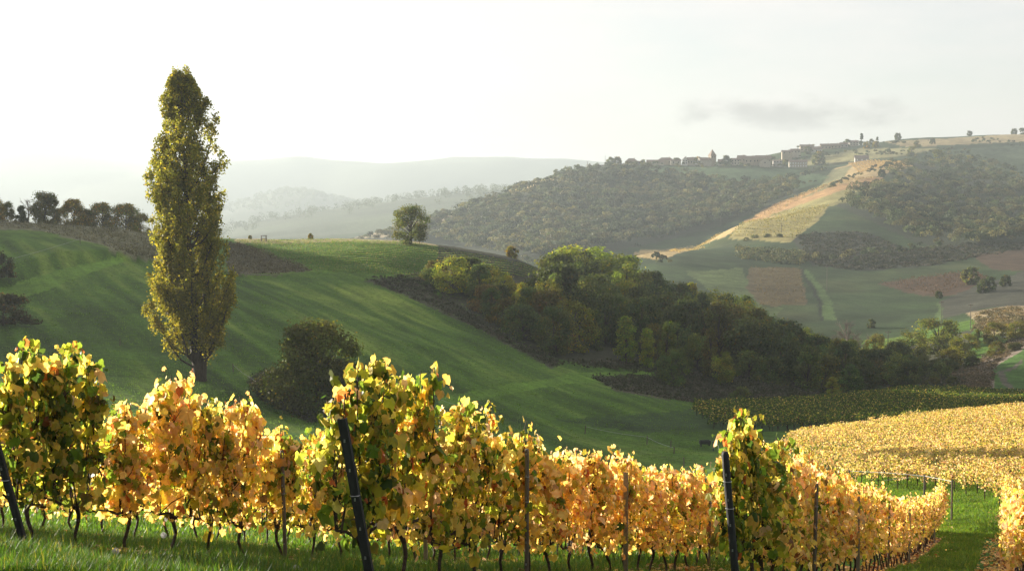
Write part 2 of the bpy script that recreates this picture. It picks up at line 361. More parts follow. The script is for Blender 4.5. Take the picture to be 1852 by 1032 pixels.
# ------------------------------------------------------------------ ground colours (what grows or lies there, with grazing sun put into the meadow)
MEADOW=(0.060,0.120,0.015); LUSH=(0.098,0.185,0.023); DRYGRASS=(0.13,0.13,0.075); SCRUB=(0.06,0.062,0.038); SOIL=(0.17,0.115,0.075)
ZONES = [ # colour, photo outline, nearest and farthest forward distance
 (DRYGRASS,[(-200,380),(0,396),(110,404),(275,412),(290,475),(240,468),(180,442),(60,415),(-200,410)],200,400),
 ((0.085,0.082,0.05),[(415,438),(470,452),(568,490),(500,496),(410,496)],225,400),
 (SCRUB,[(650,503),(700,500),(790,494),(790,535),(860,575),(930,620),(1015,655),(1000,668),(900,612),(800,565),(720,530)],180,330),
 ((0.30,0.25,0.13),[(425,428),(600,428),(760,434),(1000,470),(1000,476),(760,441),(620,437),(430,442)],290,420),
 (LUSH,[(0,520),(100,490),(210,466),(235,470),(130,505),(40,540),(0,560)],120,300),
 (LUSH,[(790,718),(900,700),(1000,683),(1035,672),(1200,672),(1270,684),(1150,688),(1040,692),(900,716),(800,740)],120,260),
 (LUSH,[(560,488),(700,498),(760,492),(900,470),(900,478),(770,500),(650,506)],220,330),
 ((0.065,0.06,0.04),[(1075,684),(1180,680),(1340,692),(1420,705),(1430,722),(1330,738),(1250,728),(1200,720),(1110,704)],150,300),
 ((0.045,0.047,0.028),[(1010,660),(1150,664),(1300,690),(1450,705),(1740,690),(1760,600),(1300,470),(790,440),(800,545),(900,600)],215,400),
 ((0.19,0.155,0.12),[(1700,690),(1790,645),(1852,600),(2200,560),(2200,740),(1852,728),(1720,708)],235,420),
 ((0.26,0.205,0.12),[(1745,565),(1800,545),(1852,535),(2100,530),(2100,600),(1852,595),(1790,600)],330,460),
 ((0.05,0.105,0.02),[(1795,668),(1852,628),(1990,600),(1990,700),(1852,724),(1800,715)],235,420),
 ((0.09,0.085,0.06),[(1806,672),(1852,650),(1852,655),(1818,674),(1824,690),(1846,716),(1838,716),(1812,694)],235,420),
 ((0.30,0.25,0.12),[(1780,598),(1852,601),(1990,600),(1990,608),(1852,607),(1780,606)],300,420),
 ((0.04,0.075,0.02),[(1000,760),(1240,740),(1852,700),(2600,700),(2600,735),(1852,745),(1440,800),(1290,800)],146,260),
 # hillside: a ditch, field paths and lighter strips
 ((0.022,0.028,0.016),[(1446,488),(1452,488),(1470,515),(1485,545),(1490,578),(1483,578),(1478,546),(1462,515)],400,760),
 ((0.07,0.115,0.035),[(1452,488),(1462,488),(1485,515),(1505,548),(1512,578),(1490,578),(1487,546),(1472,515)],400,760),
 ((0.07,0.11,0.035),[(1788,503),(1798,506),(1715,545),(1704,578),(1685,590),(1698,548)],350,700),
 ((0.085,0.12,0.04),[(1240,492),(1340,484),(1350,500),(1380,556),(1420,556),(1400,575),(1330,560)],420,800),
 ((0.10,0.078,0.036),[(1353,484),(1448,486),(1459,549),(1400,555),(1372,548),(1350,520)],400,760),
 ((0.08,0.052,0.032),[(1585,512),(1760,489),(1792,504),(1735,532),(1690,538),(1640,528)],400,760),
 ((0.08,0.054,0.034),[(1750,458),(1852,446),(2100,440),(2100,490),(1852,490),(1795,488)],400,900),
 ((0.038,0.042,0.028),[(1430,430),(1500,418),(1570,420),(1640,452),(1760,440),(1852,440),(1852,450),(1750,460),(1700,480),(1560,490),(1470,480)],500,1000),
 ((0.055,0.056,0.040),[(1700,545),(1760,520),(1852,490),(2100,490),(2100,540),(1790,555),(1705,575)],350,620),
 ((0.40,0.30,0.14),[(1138,461),(1200,440),(1340,402),(1352,404),(1310,428),(1240,455),(1190,470)],600,1000),
 ((0.30,0.26,0.10),[(1316,432),(1345,402),(1400,388),(1500,371),(1480,400),(1430,438)],700,1100),
 ((0.36,0.22,0.10),[(1345,402),(1395,372),(1500,332),(1560,318),(1600,322),(1545,345),(1420,388)],700,1400),
 ((0.23,0.21,0.08),[(1390,390),(1520,345),(1600,335),(1560,360),(1500,373),(1420,389)],700,1400),
 ((0.34,0.25,0.12),[(1505,306),(1560,291),(1625,292),(1650,302),(1590,318),(1520,334)],900,1600),
 ((0.17,0.165,0.08),[(1478,345),(1505,306),(1540,300),(1520,330),(1420,372)],900,1600),
 ((0.08,0.13,0.055),[(1100,303),(1240,302),(1440,306),(1500,320),(1440,345),(1330,332),(1250,316),(1150,306)],1300,2000),
 ((0.34,0.27,0.14),[(1600,256),(1740,249),(1852,241),(2200,232),(2200,254),(1852,256),(1720,262),(1640,266)],1500,2300),
 ((0.26,0.24,0.11),[(1440,290),(1560,268),(1700,268),(1640,282),(1560,290),(1450,300)],1300,2000),
 ((0.07,0.10,0.05),[(1700,272),(1852,262),(2200,250),(2200,350),(1852,330),(1760,300)],1000,2100),
 ((0.42,0.33,0.17),[(905,346),(945,334),(1010,318),(1000,330),(940,346)],1200,1700),
 ((0.34,0.28,0.18),[(640,430),(700,412),(800,384),(860,366),(830,392),(760,412),(690,430)],1000,1700),
]
FOREST = [  # outlines of the far woods
 [(640,440),(700,428),(800,402),(870,372),(950,340),(1050,312),(1150,308),(1250,322),(1330,338),(1430,332),(1450,345),(1385,378),(1290,412),(1185,440),(1120,452),(1000,475),(900,465),(780,440)],
 [(1512,372),(1545,350),(1620,332),(1600,312),(1650,296),(1700,285),(1790,300),(1852,335),(2000,380),(2000,450),(1852,440),(1750,452),(1660,440),(1600,412),(1560,392)],
]
def ground_colours(x, y, z):
    px, py = to_photo(x, np.maximum(y,5.0), z)
    n1 = fbm(x/23,y/23,4); n2 = fbm(x/4.0,y/4.0,3)
    C = np.empty((len(x),3)); C[:] = MEADOW
    # mown streaks down the meadow, with grazing sun bands put into the colour
    st1 = fbm((x*0.97+y*0.25)/38, (y*0.97-x*0.25)/2.4, 3)
    st2 = fbm((x*0.437-y*0.90)/34, (x*0.90+y*0.437)/2.2, 4)
    bl = np.clip((y-250-.4*(x+40))/18,0,1); st = .55*st1*bl+1.25*st2*(1-bl)
    C *= (1+0.55*n1[:,None]+0.60*st[:,None])
    C += np.clip(st+n1-0.15,0,1)[:,None]*np.array((0.10,0.075,0.022))
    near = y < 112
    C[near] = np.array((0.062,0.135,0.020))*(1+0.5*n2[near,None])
    hill = y > 430
    C[hill] = np.array((0.034,0.058,0.020))*(1+0.6*fbm(x[hill]/60,y[hill]/60,4)[:,None]+.5*fbm(x[hill]/9,y[hill]/9,3)[:,None])
    C[hill] += np.clip(fbm(x[hill]/45+9,y[hill]/45,4)-.1,0,1)[:,None]*np.array((.06,.05,.02))
    mt = y > 1900
    C[mt] = np.array((0.07,0.09,0.05))*(1+0.6*fbm(x[mt]/200,y[mt]/200,4)[:,None])
    jx = px+9*fbm(x/9,y/9,3)*np.clip(300/np.maximum(y,1),.15,1); jy = py+5*fbm(x/9+50,y/9,3)*np.clip(300/np.maximum(y,1),.15,1)
    for poly in FOREST:
        k = inside(jx,jy,poly)&(y>600)&(y<1950); C[k] = (0.05,0.06,0.035)
    for col,poly,a,b in ZONES:
        k = inside(jx,jy,poly)&(y>a)&(y<b)
        C[k] = np.array(col)*(1+0.35*n1[k,None]+0.4*n2[k,None])
    # bare soil with leaf litter under the vines
    for name,(p0,ln) in ROWS.items():
        t = (x-p0[0])*ROW_DIR[0]+(y-p0[1])*ROW_DIR[1]; d = (x-p0[0])*ROW_N[0]+(y-p0[1])*ROW_N[1]
        w = np.clip((0.42+0.3*n2-np.abs(d))/0.12,0,1)*((t>6)&(t<ln+1)); w = w*np.clip((t-4)/10,0,1)
        C = C*(1-w[:,None])+np.array(SOIL)*(1+0.5*n2[:,None])*w[:,None]
    return np.clip(C,0.004,0.8)

def ground_material():
    m, N, L, out = nodes('ground_cover')
    a = N.new('ShaderNodeAttribute'); a.attribute_name = 'Col'
    tc = N.new('ShaderNodeTexCoord')
    def noise(scale, stretch=(1,1,1), rz=0.0, det=6):
        mp = N.new('ShaderNodeMapping'); mp.vector_type = 'TEXTURE'; mp.inputs['Scale'].default_value = stretch; mp.inputs['Rotation'].default_value = (0,0,rz)
        n = N.new('ShaderNodeTexNoise'); n.inputs['Scale'].default_value = scale; n.inputs['Detail'].default_value = det; n.inputs['Roughness'].default_value = 0.65
        L.new(tc.outputs['Object'], mp.inputs['Vector']); L.new(mp.outputs['Vector'], n.inputs['Vector']); return n.outputs['Fac']
    n1 = noise(1.3); n2 = noise(0.5, (7,1,1), R(-64)); n3 = noise(9.0, det=3)
    def madd(v, lo, hi):
        mr = N.new('ShaderNodeMapRange'); mr.inputs['From Min'].default_value = 0.3; mr.inputs['From Max'].default_value = 0.7
        mr.inputs['To Min'].default_value = lo; mr.inputs['To Max'].default_value = hi; L.new(v, mr.inputs['Value']); return mr.outputs['Result']
    def mul(c, f):
        mx = N.new('ShaderNodeMix'); mx.data_type = 'RGBA'; mx.blend_type = 'MULTIPLY'; mx.inputs['Factor'].default_value = 1
        L.new(c, mx.inputs['A']); L.new(f, mx.inputs['B']); return mx.outputs['Result']
    c = mul(mul(mul(a.outputs['Color'], madd(n1,0.68,1.32)), madd(n2,0.72,1.28)), madd(n3,0.7,1.3))
    p = N.new('ShaderNodeBsdfPrincipled'); p.inputs['Roughness'].default_value = 0.95; p.inputs['Specular IOR Level'].default_value = 0.1
    p.inputs['Sheen Weight'].default_value = 0.0
    L.new(c, p.inputs['Base Color'])
    b1 = N.new('ShaderNodeBump'); b1.inputs['Strength'].default_value = 0.9; b1.inputs['Distance'].default_value = 0.25; L.new(n1, b1.inputs['Height'])
    b2 = N.new('ShaderNodeBump'); b2.inputs['Strength'].default_value = 0.8; b2.inputs['Distance'].default_value = 0.05; L.new(n3, b2.inputs['Height']); L.new(b1.outputs[0], b2.inputs['Normal'])
    L.new(b2.outputs[0], p.inputs['Normal']); L.new(p.outputs[0], out.inputs['Surface'])
    return m
M_GROUND = ground_material()
_s = np.concatenate([np.linspace(-1.35,-0.42,70,endpoint=False), np.linspace(-0.42,0.42,640), np.linspace(0.42,1.35,71)[1:]])
_y = np.concatenate([np.linspace(-30,6,40,endpoint=False), np.exp(np.linspace(math.log(6),math.log(700),640,endpoint=False)), np.exp(np.linspace(math.log(700),math.log(7500),260))])
def sheet(name, ya, yb):
    y = _y[(_y>=ya)&(_y<=yb)]
    X = _s[None]*np.maximum(y,22.0)[:,None]; Yg = np.broadcast_to(y[:,None], X.shape)
    x = X.ravel(); yy = Yg.ravel(); z = height(x,yy)
    nr, nc = X.shape
    i = (np.arange(nr-1)[:,None]*nc+np.arange(nc-1)[None]).ravel()
    mb = MB(); mb.add(np.stack([x,yy,z],1), np.stack([i,i+1,i+nc+1,i+nc],1), ground_colours(x,yy,z))
    o = mb.obj(name, M_GROUND, smooth=True); tag(o, kind='structure'); return o
YA = _y[np.searchsorted(_y,430)]; YB = _y[np.searchsorted(_y,2450)]
sheet('ground', -100, YA); sheet('hillside', YA, YB); sheet('mountains', YB, 1e5)
# ------------------------------------------------------------------ plant materials
M_VINELEAF = leaf_material('vine_leaf', trans=0.70, boost=(1.36,1.30,1.15), gloss=0.3, rough=0.45)
M_LEAF = leaf_material('tree_leaf', trans=0.42, tint=True, boost=(1.75,1.75,0.85), gloss=0.06)
M_FARLEAF = leaf_material('far_leaf', trans=0.30, boost=(1.2,1.1,0.8), gloss=0.1)
M_GRASS = leaf_material('grass_blade', trans=0.55, boost=(1.7,1.6,0.8), gloss=0.3)
M_BARK = rough_material('bark', (0.060,0.043,0.032), scale=14, var=0.6, bump=0.9, stretch=(1,1,0.25))
M_VINEWOOD = rough_material('vine_wood', (0.045,0.030,0.022), scale=40, var=0.6, bump=0.9)
M_TWIG = rough_material('twig', (0.16,0.125,0.10), scale=10, var=0.4)

# ------------------------------------------------------------------ grape leaves
_ang = np.array([-90,-62,-38,-12,14,40,62,90,118,140,166,192,218,242])*math.pi/180
_rad = np.array([0.22,0.46,0.47,0.54,0.47,0.57,0.48,0.62,0.48,0.57,0.47,0.54,0.47,0.46])
LOBED = np.stack([np.cos(_ang)*_rad, np.sin(_ang)*_rad+0.05],1)
PENTA = np.array([[0,-0.45],[0.5,-0.2],[0.42,0.35],[0,0.6],[-0.42,0.35],[-0.5,-0.2]])
def leaf_cloud(mb, cen, nrm, size, col, outline, rs, cup=0.36):
    n = len(cen); k = len(outline)
    nrm = nrm/(np.linalg.norm(nrm,axis=1)[:,None]+1e-9)
    down = np.tile(np.array([0,0,-1.0]),(n,1)) + rs.normal(size=(n,3))*0.55
    a = np.cross(nrm, down); a /= np.linalg.norm(a,axis=1)[:,None]+1e-9; b = np.cross(a, nrm)   # b = towards the tip
    s = size[:,None,None]
    sh = 1+0.16*rs.normal(size=(n,k))
    ox = outline[None,:,0]*sh; oy = outline[None,:,1]*sh
    cz = -cup*(ox**2*2.2+oy**2*1.2)*(0.5+rs.random((n,1))*1.5) + 0.05*rs.normal(size=(n,k))
    V = cen[:,None]+s*(a[:,None]*ox[...,None]+b[:,None]*oy[...,None]+nrm[:,None]*cz[...,None])
    V = np.concatenate([cen[:,None]+0*V[:,:1], V],1).reshape(-1,3)
    base = (np.arange(n)*(k+1))[:,None,None]
    j = np.arange(k)
    tri = np.stack([np.zeros(k,int), j+1, (j+1)%k+1],-1)[None]
    jit = 1+0.12*rs.normal(size=(n,k+1,1))
    cc = np.clip(col[:,None]*jit,0.004,0.95)
    # veins stay a little yellower and paler, margins sometimes russet
    edge = (rs.random((n,1,1))<0.22)*np.array([0.0]+[1.0]*k)[None,:,None]*0.35
    cc = cc*(1-edge)+np.array((0.42,0.17,0.05))*edge
    mb.add(V, (base+tri).reshape(-1,3), cc.reshape(-1,3))
PAL = {
 'dark':   (0.055,0.095,0.016), 'green': (0.13,0.20,0.022), 'lime': (0.36,0.37,0.04), 'yellow': (0.72,0.57,0.13),
 'gold':   (0.72,0.51,0.17), 'peach': (0.76,0.55,0.30), 'rust': (0.42,0.13,0.035), 'brown': (0.22,0.11,0.04),
}
MIX = {
 'leafy green':   dict(dark=.16,green=.27,lime=.30,yellow=.20,gold=.03,peach=.03,rust=.02),
 'green and gold':dict(dark=.06,green=.13,lime=.26,yellow=.32,gold=.13,peach=.08,rust=.02,brown=.01),
 'golden':        dict(dark=.01,green=.05,lime=.13,yellow=.34,gold=.26,peach=.18,rust=.02,brown=.01),
 'peach coloured':dict(green=.02,lime=.07,yellow=.27,gold=.27,peach=.34,rust=.02,brown=.01),
 'olive':         dict(dark=.46,green=.34,lime=.09,yellow=.07,gold=.02,brown=.02),
}
def palette(mix, n, rs):
    k = list(mix); p = np.array([mix[q] for q in k]); i = rs.choice(len(k), n, p=p/p.sum())
    c = np.array([PAL[q] for q in k])[i]
    return np.clip(c*(1+0.16*rs.normal(size=(n,1)))*(1+0.07*rs.normal(size=(n,3))), 0.006, 0.9)
def vine_proto(mixname, seed, n, lobed, top=1.72, bottom=0.50, tall=False):
    """a trained vine: crooked trunk, two arms, shoots; leaves along the shoots. x runs along the row."""
    rs = np.random.default_rng(seed); w = MB()
    hx = rs.uniform(-.07,.07); hh = rs.uniform(.40,.54)
    k = np.linspace(0,1,6)
    tr = np.stack([hx*k+0.03*np.sin(k*7+seed), 0.025*np.sin(k*5+seed*2), hh*k-0.06*(k==0)],1)
    w.tube(tr, np.array([.024,.019,.017,.018,.021,.026]), 7)
    sh = []
    for sgn in (-1,1):
        L_ = rs.uniform(.36,.52); q = np.linspace(0,1,5)
        arm = np.stack([hx+sgn*L_*q, 0.04*np.sin(q*4+seed), hh-.03+.16*q**.7+.02*np.sin(q*9)],1)
        w.tube(arm, np.linspace(.017,.009,5), 5)
        for t in rs.uniform(.15,1.0,5): sh.append((arm[0]*(1-t)+arm[-1]*t, sgn))
    sh += [(np.array([hx,0,hh]),-1),(np.array([hx,0,hh]),1)]
    pts = []
    for (p,sgn) in sh:
        H_ = rs.uniform(top-.42, top+.08)-p[2]; q = np.linspace(0,1,6)
        lean = rs.normal()*.16; ly = rs.normal()*.08
        s_ = np.stack([p[0]+lean*q+.03*np.sin(q*6+rs.random()*6), p[1]+ly*q+.03*np.sin(q*5+rs.random()*6), p[2]+H_*q],1)
        w.tube(s_, np.linspace(.0105,.0042,6), 4, cap=False)
        pts.append(s_)
        if lobed:
            for kk in range(2):
                a0 = s_[rs.integers(0,4)]; dv = rs.normal(size=3)*np.array((.16,.10,.10))+np.array((0,0,.10)); w.tube([a0,a0+dv*.5+rs.normal(size=3)*.02,a0+dv],[.006,.005,.003],4,cap=False)
    P = np.concatenate(pts)
    wood = w.mesh('vine_wood', M_VINEWOOD)
    f = MB(); i = rs.integers(0,len(pts),n); t = rs.beta(1.35,1.0,n); S = np.array(pts)
    fi = t*5; i0 = np.minimum(fi.astype(int),4); fr = (fi-i0)[:,None]
    c = S[i,i0]*(1-fr)+S[i,i0+1]*fr
    off = rs.normal(size=(n,3))*np.array((.11,.13,.06))*(1.1-.55*t[:,None]); c = c+off
    c[:,2] = np.maximum(c[:,2], bottom-.26*rs.random(n)); c[:,0] = np.clip(c[:,0],-.62,.62)
    nr = np.stack([rs.normal(size=n)*.7, np.sign(off[:,1])*(.5+rs.random(n)), rs.normal(size=n)*.45+.25],1)
    size = np.clip(rs.normal(.077,.027,n),.032,.15)*(1-.25*np.clip((c[:,2]-1.5)/.4,0,1))
    leaf_cloud(f, c, nr, size*1.05, palette(MIX[mixname],n,rs), LOBED if lobed else PENTA, rs)
    # dark bunches left on the vine and a few dried tendrils
    if lobed:
        for g in range(rs.integers(1,3)):
            q = np.array([rs.uniform(-.35,.35), rs.uniform(-.12,.12), rs.uniform(.75,1.2)])
            for b in range(14):
                o = rs.normal(size=3)*np.array((.016,.016,.028)); r = .011
                f.add(q+o+r*np.array([[1,0,0],[-1,0,0],[0,1,0],[0,-1,0],[0,0,1],[0,0,-1]]),
                      np.array([[0,2,4],[2,1,4],[1,3,4],[3,0,4],[2,0,5],[1,2,5],[3,1,5],[0,3,5]]), (0.02,0.012,0.018))
    return wood, f.mesh('vine_foliage', M_VINELEAF)
VP = {}
for j,(kind,n0) in enumerate((('leafy green',4),('green and gold',6),('golden',7),('peach coloured',7))):
    VP[kind] = [vine_proto(kind, 100*j+q, 860, True) for q in range(n0)]
VP['far'] = [vine_proto('golden' if q%2 else 'peach coloured', 900+q, 420, False) for q in range(8)]
def ordinal(n):
    return f"{n}{'th' if 10<=n%100<=20 else {1:'st',2:'nd',3:'rd'}.get(n%10,'th')}"
def put_vine(p, rz, pair, sc_, label, group):
    e = empty('grapevine', p, rz, label, 'grapevine', group); e.scale = sc_
    link('trunk', pair[0], e); link('foliage', pair[1], e)
    return e
ROW_RZ = math.atan2(ROW_DIR[1], ROW_DIR[0])
rv = np.random.default_rng(21)
for row,(p0,ln) in ROWS.items():
    t = 0.35; i = 0
    while t < ln:
        x = p0[0]+ROW_DIR[0]*t; y = p0[1]+ROW_DIR[1]*t; z = hz(x,y)
        px,py = to_photo(x,y,z+1)
        i += 1
        if (-1300 if row=='far left' else -60) < px < 1990:
            u = rv.random()
            if row in ('left','far left'):
                kind = 'leafy green' if t<1.5 else ('green and gold' if (t<7 and u<.65) or u<.3 else 'golden')
            elif row == 'middle': kind = ('leafy green' if u<.5 else 'green and gold') if t<1.9 else ('green and gold' if (t<4.2 or u<.08) else ('golden' if u<.45 or t<5.5 else 'peach coloured'))
            elif row == 'right': kind = 'leafy green' if t<1.3 else ('green and gold' if t<2.4 or u<.06 else ('golden' if u<.65 else 'peach coloured'))
            else: kind = 'golden' if u<.6 else 'peach coloured'
            pr = VP['far'][rv.integers(8)] if y>27 else VP[kind][rv.integers(len(VP[kind]))]
            hs = 1.0
            if row=='middle': hs = 1.14 if t<1.5 else (1.05 if t<3 else 0.98)
            if row=='left': hs = 1.13 if t<0.9 else 1.17 if t<1.7 else (0.95 if t<2.4 else (1.10 if t<5.5 else 1.0))
            if row=='right': hs = 1.15 if t<1.0 else (1.0 if t<2.5 else 1.03)
            where = {'left':'left row','middle':'middle row','right':'right row','edge':'row at the right edge','far left':'row behind the left row'}[row]
            lead = {'left':'leaning end post','middle':'leaning end post','right':'round end post','edge':'near end','far left':'near end'}[row]
            kl = kind if y<=27 else 'golden'
            put_vine((x,y,z-.02), ROW_RZ+(math.pi if rv.random()<.5 else 0)+rv.normal()*.05, pr,
                     (rv.uniform(.98,1.12), rv.uniform(.9,1.15), hs*rv.uniform(.93,1.06)),
                     f"{kl} grapevine, {ordinal(i)} from {lead} of the {where}", f"grapevines of the {where}")
        t += rv.uniform(.74,.92)
# shoots reaching over the end posts: part of the first vine of each row, so taller first vines carry them
# ------------------------------------------------------------------ posts and wires of the rows
M_POST = rough_material('weathered_post', (0.022,0.023,0.027), scale=30, var=0.5, bump=0.6, stretch=(1,1,.15), rough=.7)
M_STEEL = rough_material('galvanised_steel', (0.32,0.33,0.34), scale=60, var=0.25, bump=0.1, metal=.8, rough=.45)
M_WOODPOST = rough_material('grey_wood', (0.13,0.11,0.09), scale=30, var=0.4, bump=0.6, stretch=(1,1,.15))
def row_post(name, base, top, wid, mat, label, cat, group=None, holes=True, round_=False):
    b = Vector(base); ax_ = Vector(top)-b
    e = empty(name, b, 0, label, cat, group)
    m = MB()
    if round_:
        m.tube([(-.3*ax_/ax_.length)[:], (0,0,0), (ax_*.5)[:], (ax_*.98)[:], ax_[:]], [wid/2,wid/2,wid/2*.97,wid/2*.95,wid/2*.75], 12)
    else:   # a folded steel profile: web and two flanges, turned towards the row
        L_ = ax_.length; d = ax_.normalized(); s = Vector((ROW_N[0],ROW_N[1],0)); n = d.cross(s).normalized(); s = n.cross(d).normalized()
        for cc,ww,tt in ((Vector(),wid,.006),(s*(wid/2+.003)+n*(wid*.28),.006,wid*.56),(-s*(wid/2+.003)+n*(wid*.28),.006,wid*.56)):
            v = [];
            for k in (-.3, L_):
                for a_,b_ in ((-1,-1),(1,-1),(1,1),(-1,1)): v.append((cc+d*k+s*(a_*ww/2)+n*(b_*tt/2))[:])
            m.add(v, np.array([[3,2,1,0],[4,5,6,7],[0,1,5,4],[1,2,6,5],[2,3,7,6],[3,0,4,7]]))
    m.obj('shaft', mat, e, smooth=round_)
    if holes:
        d = ax_.normalized()
        for k in np.arange(.25, ax_.length-.05, .24):
            c = d*k + Vector((-ROW_DIR[0],-ROW_DIR[1],0))*(wid*.5*1.0 if round_ else .006)
            h = MB(); h.box(c[:], (.012,.012,.024), ROW_RZ-math.pi/2); h.obj('wire_clip', M_STEEL, e)
    for k in (.62, .80) if round_ else (.55,):
        c = ax_*k; w = MB(); a = np.linspace(0,2*math.pi,13); r = wid*.54 if round_ else wid*.62
        w.tube(np.stack([c.x+r*np.cos(a), c.y+r*np.sin(a), np.full(13,c.z)],1), .004, 4); w.obj('wire_tie', M_STEEL, e)
    return e
def along(row, t, h=0.0):
    p0 = ROWS[row][0]; x = p0[0]+ROW_DIR[0]*t; y = p0[1]+ROW_DIR[1]*t; return Vector((x,y,hz(x,y)+h))
def pix(px, py, Y): return Vector(at(px,py,Y))
row_post('end_post', pix(42,985,12.4), pix(-18,770,12.2), .056, M_POST, "leaning dark steel end post of the left row, half hidden by leaves", 'end post', 'end posts of the vineyard rows')
row_post('end_post', pix(671,1062,11.1), pix(617,757,11.0), .060, M_POST, "leaning dark steel end post of the middle row, bare above the leaves", 'end post', 'end posts of the vineyard rows')
row_post('end_post', pix(1334,1085,13.2), pix(1311,816,13.2), .074, M_POST, "round dark end post of the right row with wire ties", 'end post', 'end posts of the vineyard rows', round_=True)
for row in ('left','middle','right','edge'):
    for k,t in enumerate((4.95,9.4,15,22,30,40) if row=='left' else (4.0,8.2,14,20.5,28,37) if row=='middle' else (4.9,11,18,25.5,33,41)):
        p = along(row,t)+Vector((ROW_N[0],ROW_N[1],0))*.20; p.z = hz(p.x,p.y); px,py = to_photo(p.x,p.y,p.z)
        if not (-20<px<1870): continue
        q = p+Vector((rv.normal()*.02, rv.normal()*.02, 1.5 if row!='left' else 1.4))
        where = {'left':'left row','middle':'middle row','right':'right row','edge':'row at the right edge'}[row]
        row_post('row_post', p, q, .05, M_STEEL if k%2 else M_WOODPOST, f"thin grey row post, {ordinal(k+1)} along the {where} among the leaves", 'row post', 'thin posts along the vineyard rows', holes=(t<12), round_=(k%2==0))
for row in ('left','middle','right','edge'):
    e = empty('trellis_wire', along(row,0.2), 0, f"steel trellis wires strung along the {({'left':'left row','middle':'middle row','right':'right row','edge':'row at the right edge'})[row]} between its posts", 'trellis wire', 'trellis wires of the rows')
    for hgt in (.62,1.0,1.38):
        pp = [along(row,t,hgt)-e.location for t in np.arange(0.2, ROWS[row][1], 3.0)]
        m = MB(); m.tube([p[:] for p in pp], .0022, 4, cap=False); m.obj('wire', M_STEEL, e)

# ------------------------------------------------------------------ foreground grass, fallen leaves, seed heads
def grass_patch(npts, sampler, hmu, wmu, rs, name, base=(0.07,0.145,0.018)):
    x,y = sampler(npts, rs); z = height(x,y); n = len(x)
    hgt = np.clip(rs.normal(hmu,hmu*.35,n),.03,None)*(0.7+0.9*np.clip(vnoise(x*1.3,y*1.3)+.5,0,1)); a = rs.random(n)*2*math.pi; w = wmu*(.6+.8*rs.random(n))
    d = np.stack([np.cos(a),np.sin(a),0*a],1); s = np.stack([-d[:,1],d[:,0],0*a],1)
    b = np.stack([x,y,z-.01],1); up = np.array([0,0,1.0])
    lean = (rs.random(n)*.6+.1)[:,None]
    mid = b+up*(hgt*.55)[:,None]+d*(hgt[:,None]*.25*lean); tip = b+up*(hgt*(1-.35*lean[:,0]))[:,None]+d*(hgt[:,None]*lean)
    V = np.stack([b-s*w[:,None]/2, b+s*w[:,None]/2, mid+s*w[:,None]*.4, mid-s*w[:,None]*.4, tip],1).reshape(-1,3)
    k = np.arange(n)[:,None]*5
    c = np.array(base)*(1+.25*rs.normal(size=(n,1)))+ (rs.random((n,1))<.12)*np.array((.15,.09,.025))
    c = np.clip(c*(1+.5*vnoise(x*.7,y*.7)[:,None]),.01,.6)
    m = MB(); m.add(V, [k+np.array([[0,1,2,3]]), k+np.array([[3,2,4]])], np.repeat(c,5,axis=0))
    return tag(m.obj(name, M_GRASS), kind='stuff')
def under_rows(n, rs):
    y = 9.5*np.exp(rs.random(n*2)*math.log(30/9.5)); px = rs.uniform(-60,1500,n*2); x = (px-CX)/F*y
    a,b = to_photo(x,y,height(x,y)); k = (b<1060)&(b>880); return x[k][:n],y[k][:n]
def lane(n, rs):
    p0 = ROWS['right'][0]; t = 14+60*rs.random(n)**1.4; d = rs.uniform(.35,1.95,n); x = p0[0]+ROW_DIR[0]*t+ROW_N[0]*d; y = p0[1]+ROW_DIR[1]*t+ROW_N[1]*d; return x,y
def lane_end(n, rs):
    y = rs.uniform(56,86,n); px = rs.uniform(1540,1860,n); return (px-CX)/F*y, y
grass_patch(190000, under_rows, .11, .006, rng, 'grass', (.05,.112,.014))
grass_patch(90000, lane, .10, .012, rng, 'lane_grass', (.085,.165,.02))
grass_patch(110000, lane_end, .12, .020, rng, 'lane_grass', (.10,.19,.02))  # blades coloured brighter at the lane end, its sun patch put into them
def slope(n, rs):
    y = 26*np.exp(rs.random(n)*math.log(108/26)); px = rs.uniform(-60,1500,n); return (px-CX)/F*y, y
grass_patch(120000, slope, .15, .035, rng, 'slope_grass')
def litter(n, rs):
    row = rs.integers(0,5,n); names = list(ROWS); x = np.empty(n); y = np.empty(n)
    for i,r in enumerate(names):
        k = row==i; t = rs.random(k.sum())**1.3*ROWS[r][1]; d = rs.normal(size=k.sum())*.45
        x[k] = ROWS[r][0][0]+ROW_DIR[0]*t+ROW_N[0]*d; y[k] = ROWS[r][0][1]+ROW_DIR[1]*t+ROW_N[1]*d
    return x,y
x,y = litter(14000,rng); m = MB()
leaf_cloud(m, np.stack([x,y,height(x,y)+.03+.05*rng.random(len(x))],1), np.stack([rng.normal(size=len(x))*.4,rng.normal(size=len(x))*.4,np.ones(len(x))],1), rng.uniform(.07,.12,len(x)),
           palette(dict(gold=.3,peach=.35,brown=.25,rust=.1),len(x),rng), PENTA, rng)
tag(m.obj('fallen_leaves', M_VINELEAF), kind='stuff')
M_SEED = leaf_material('seed_head', trans=.4, gloss=.1)
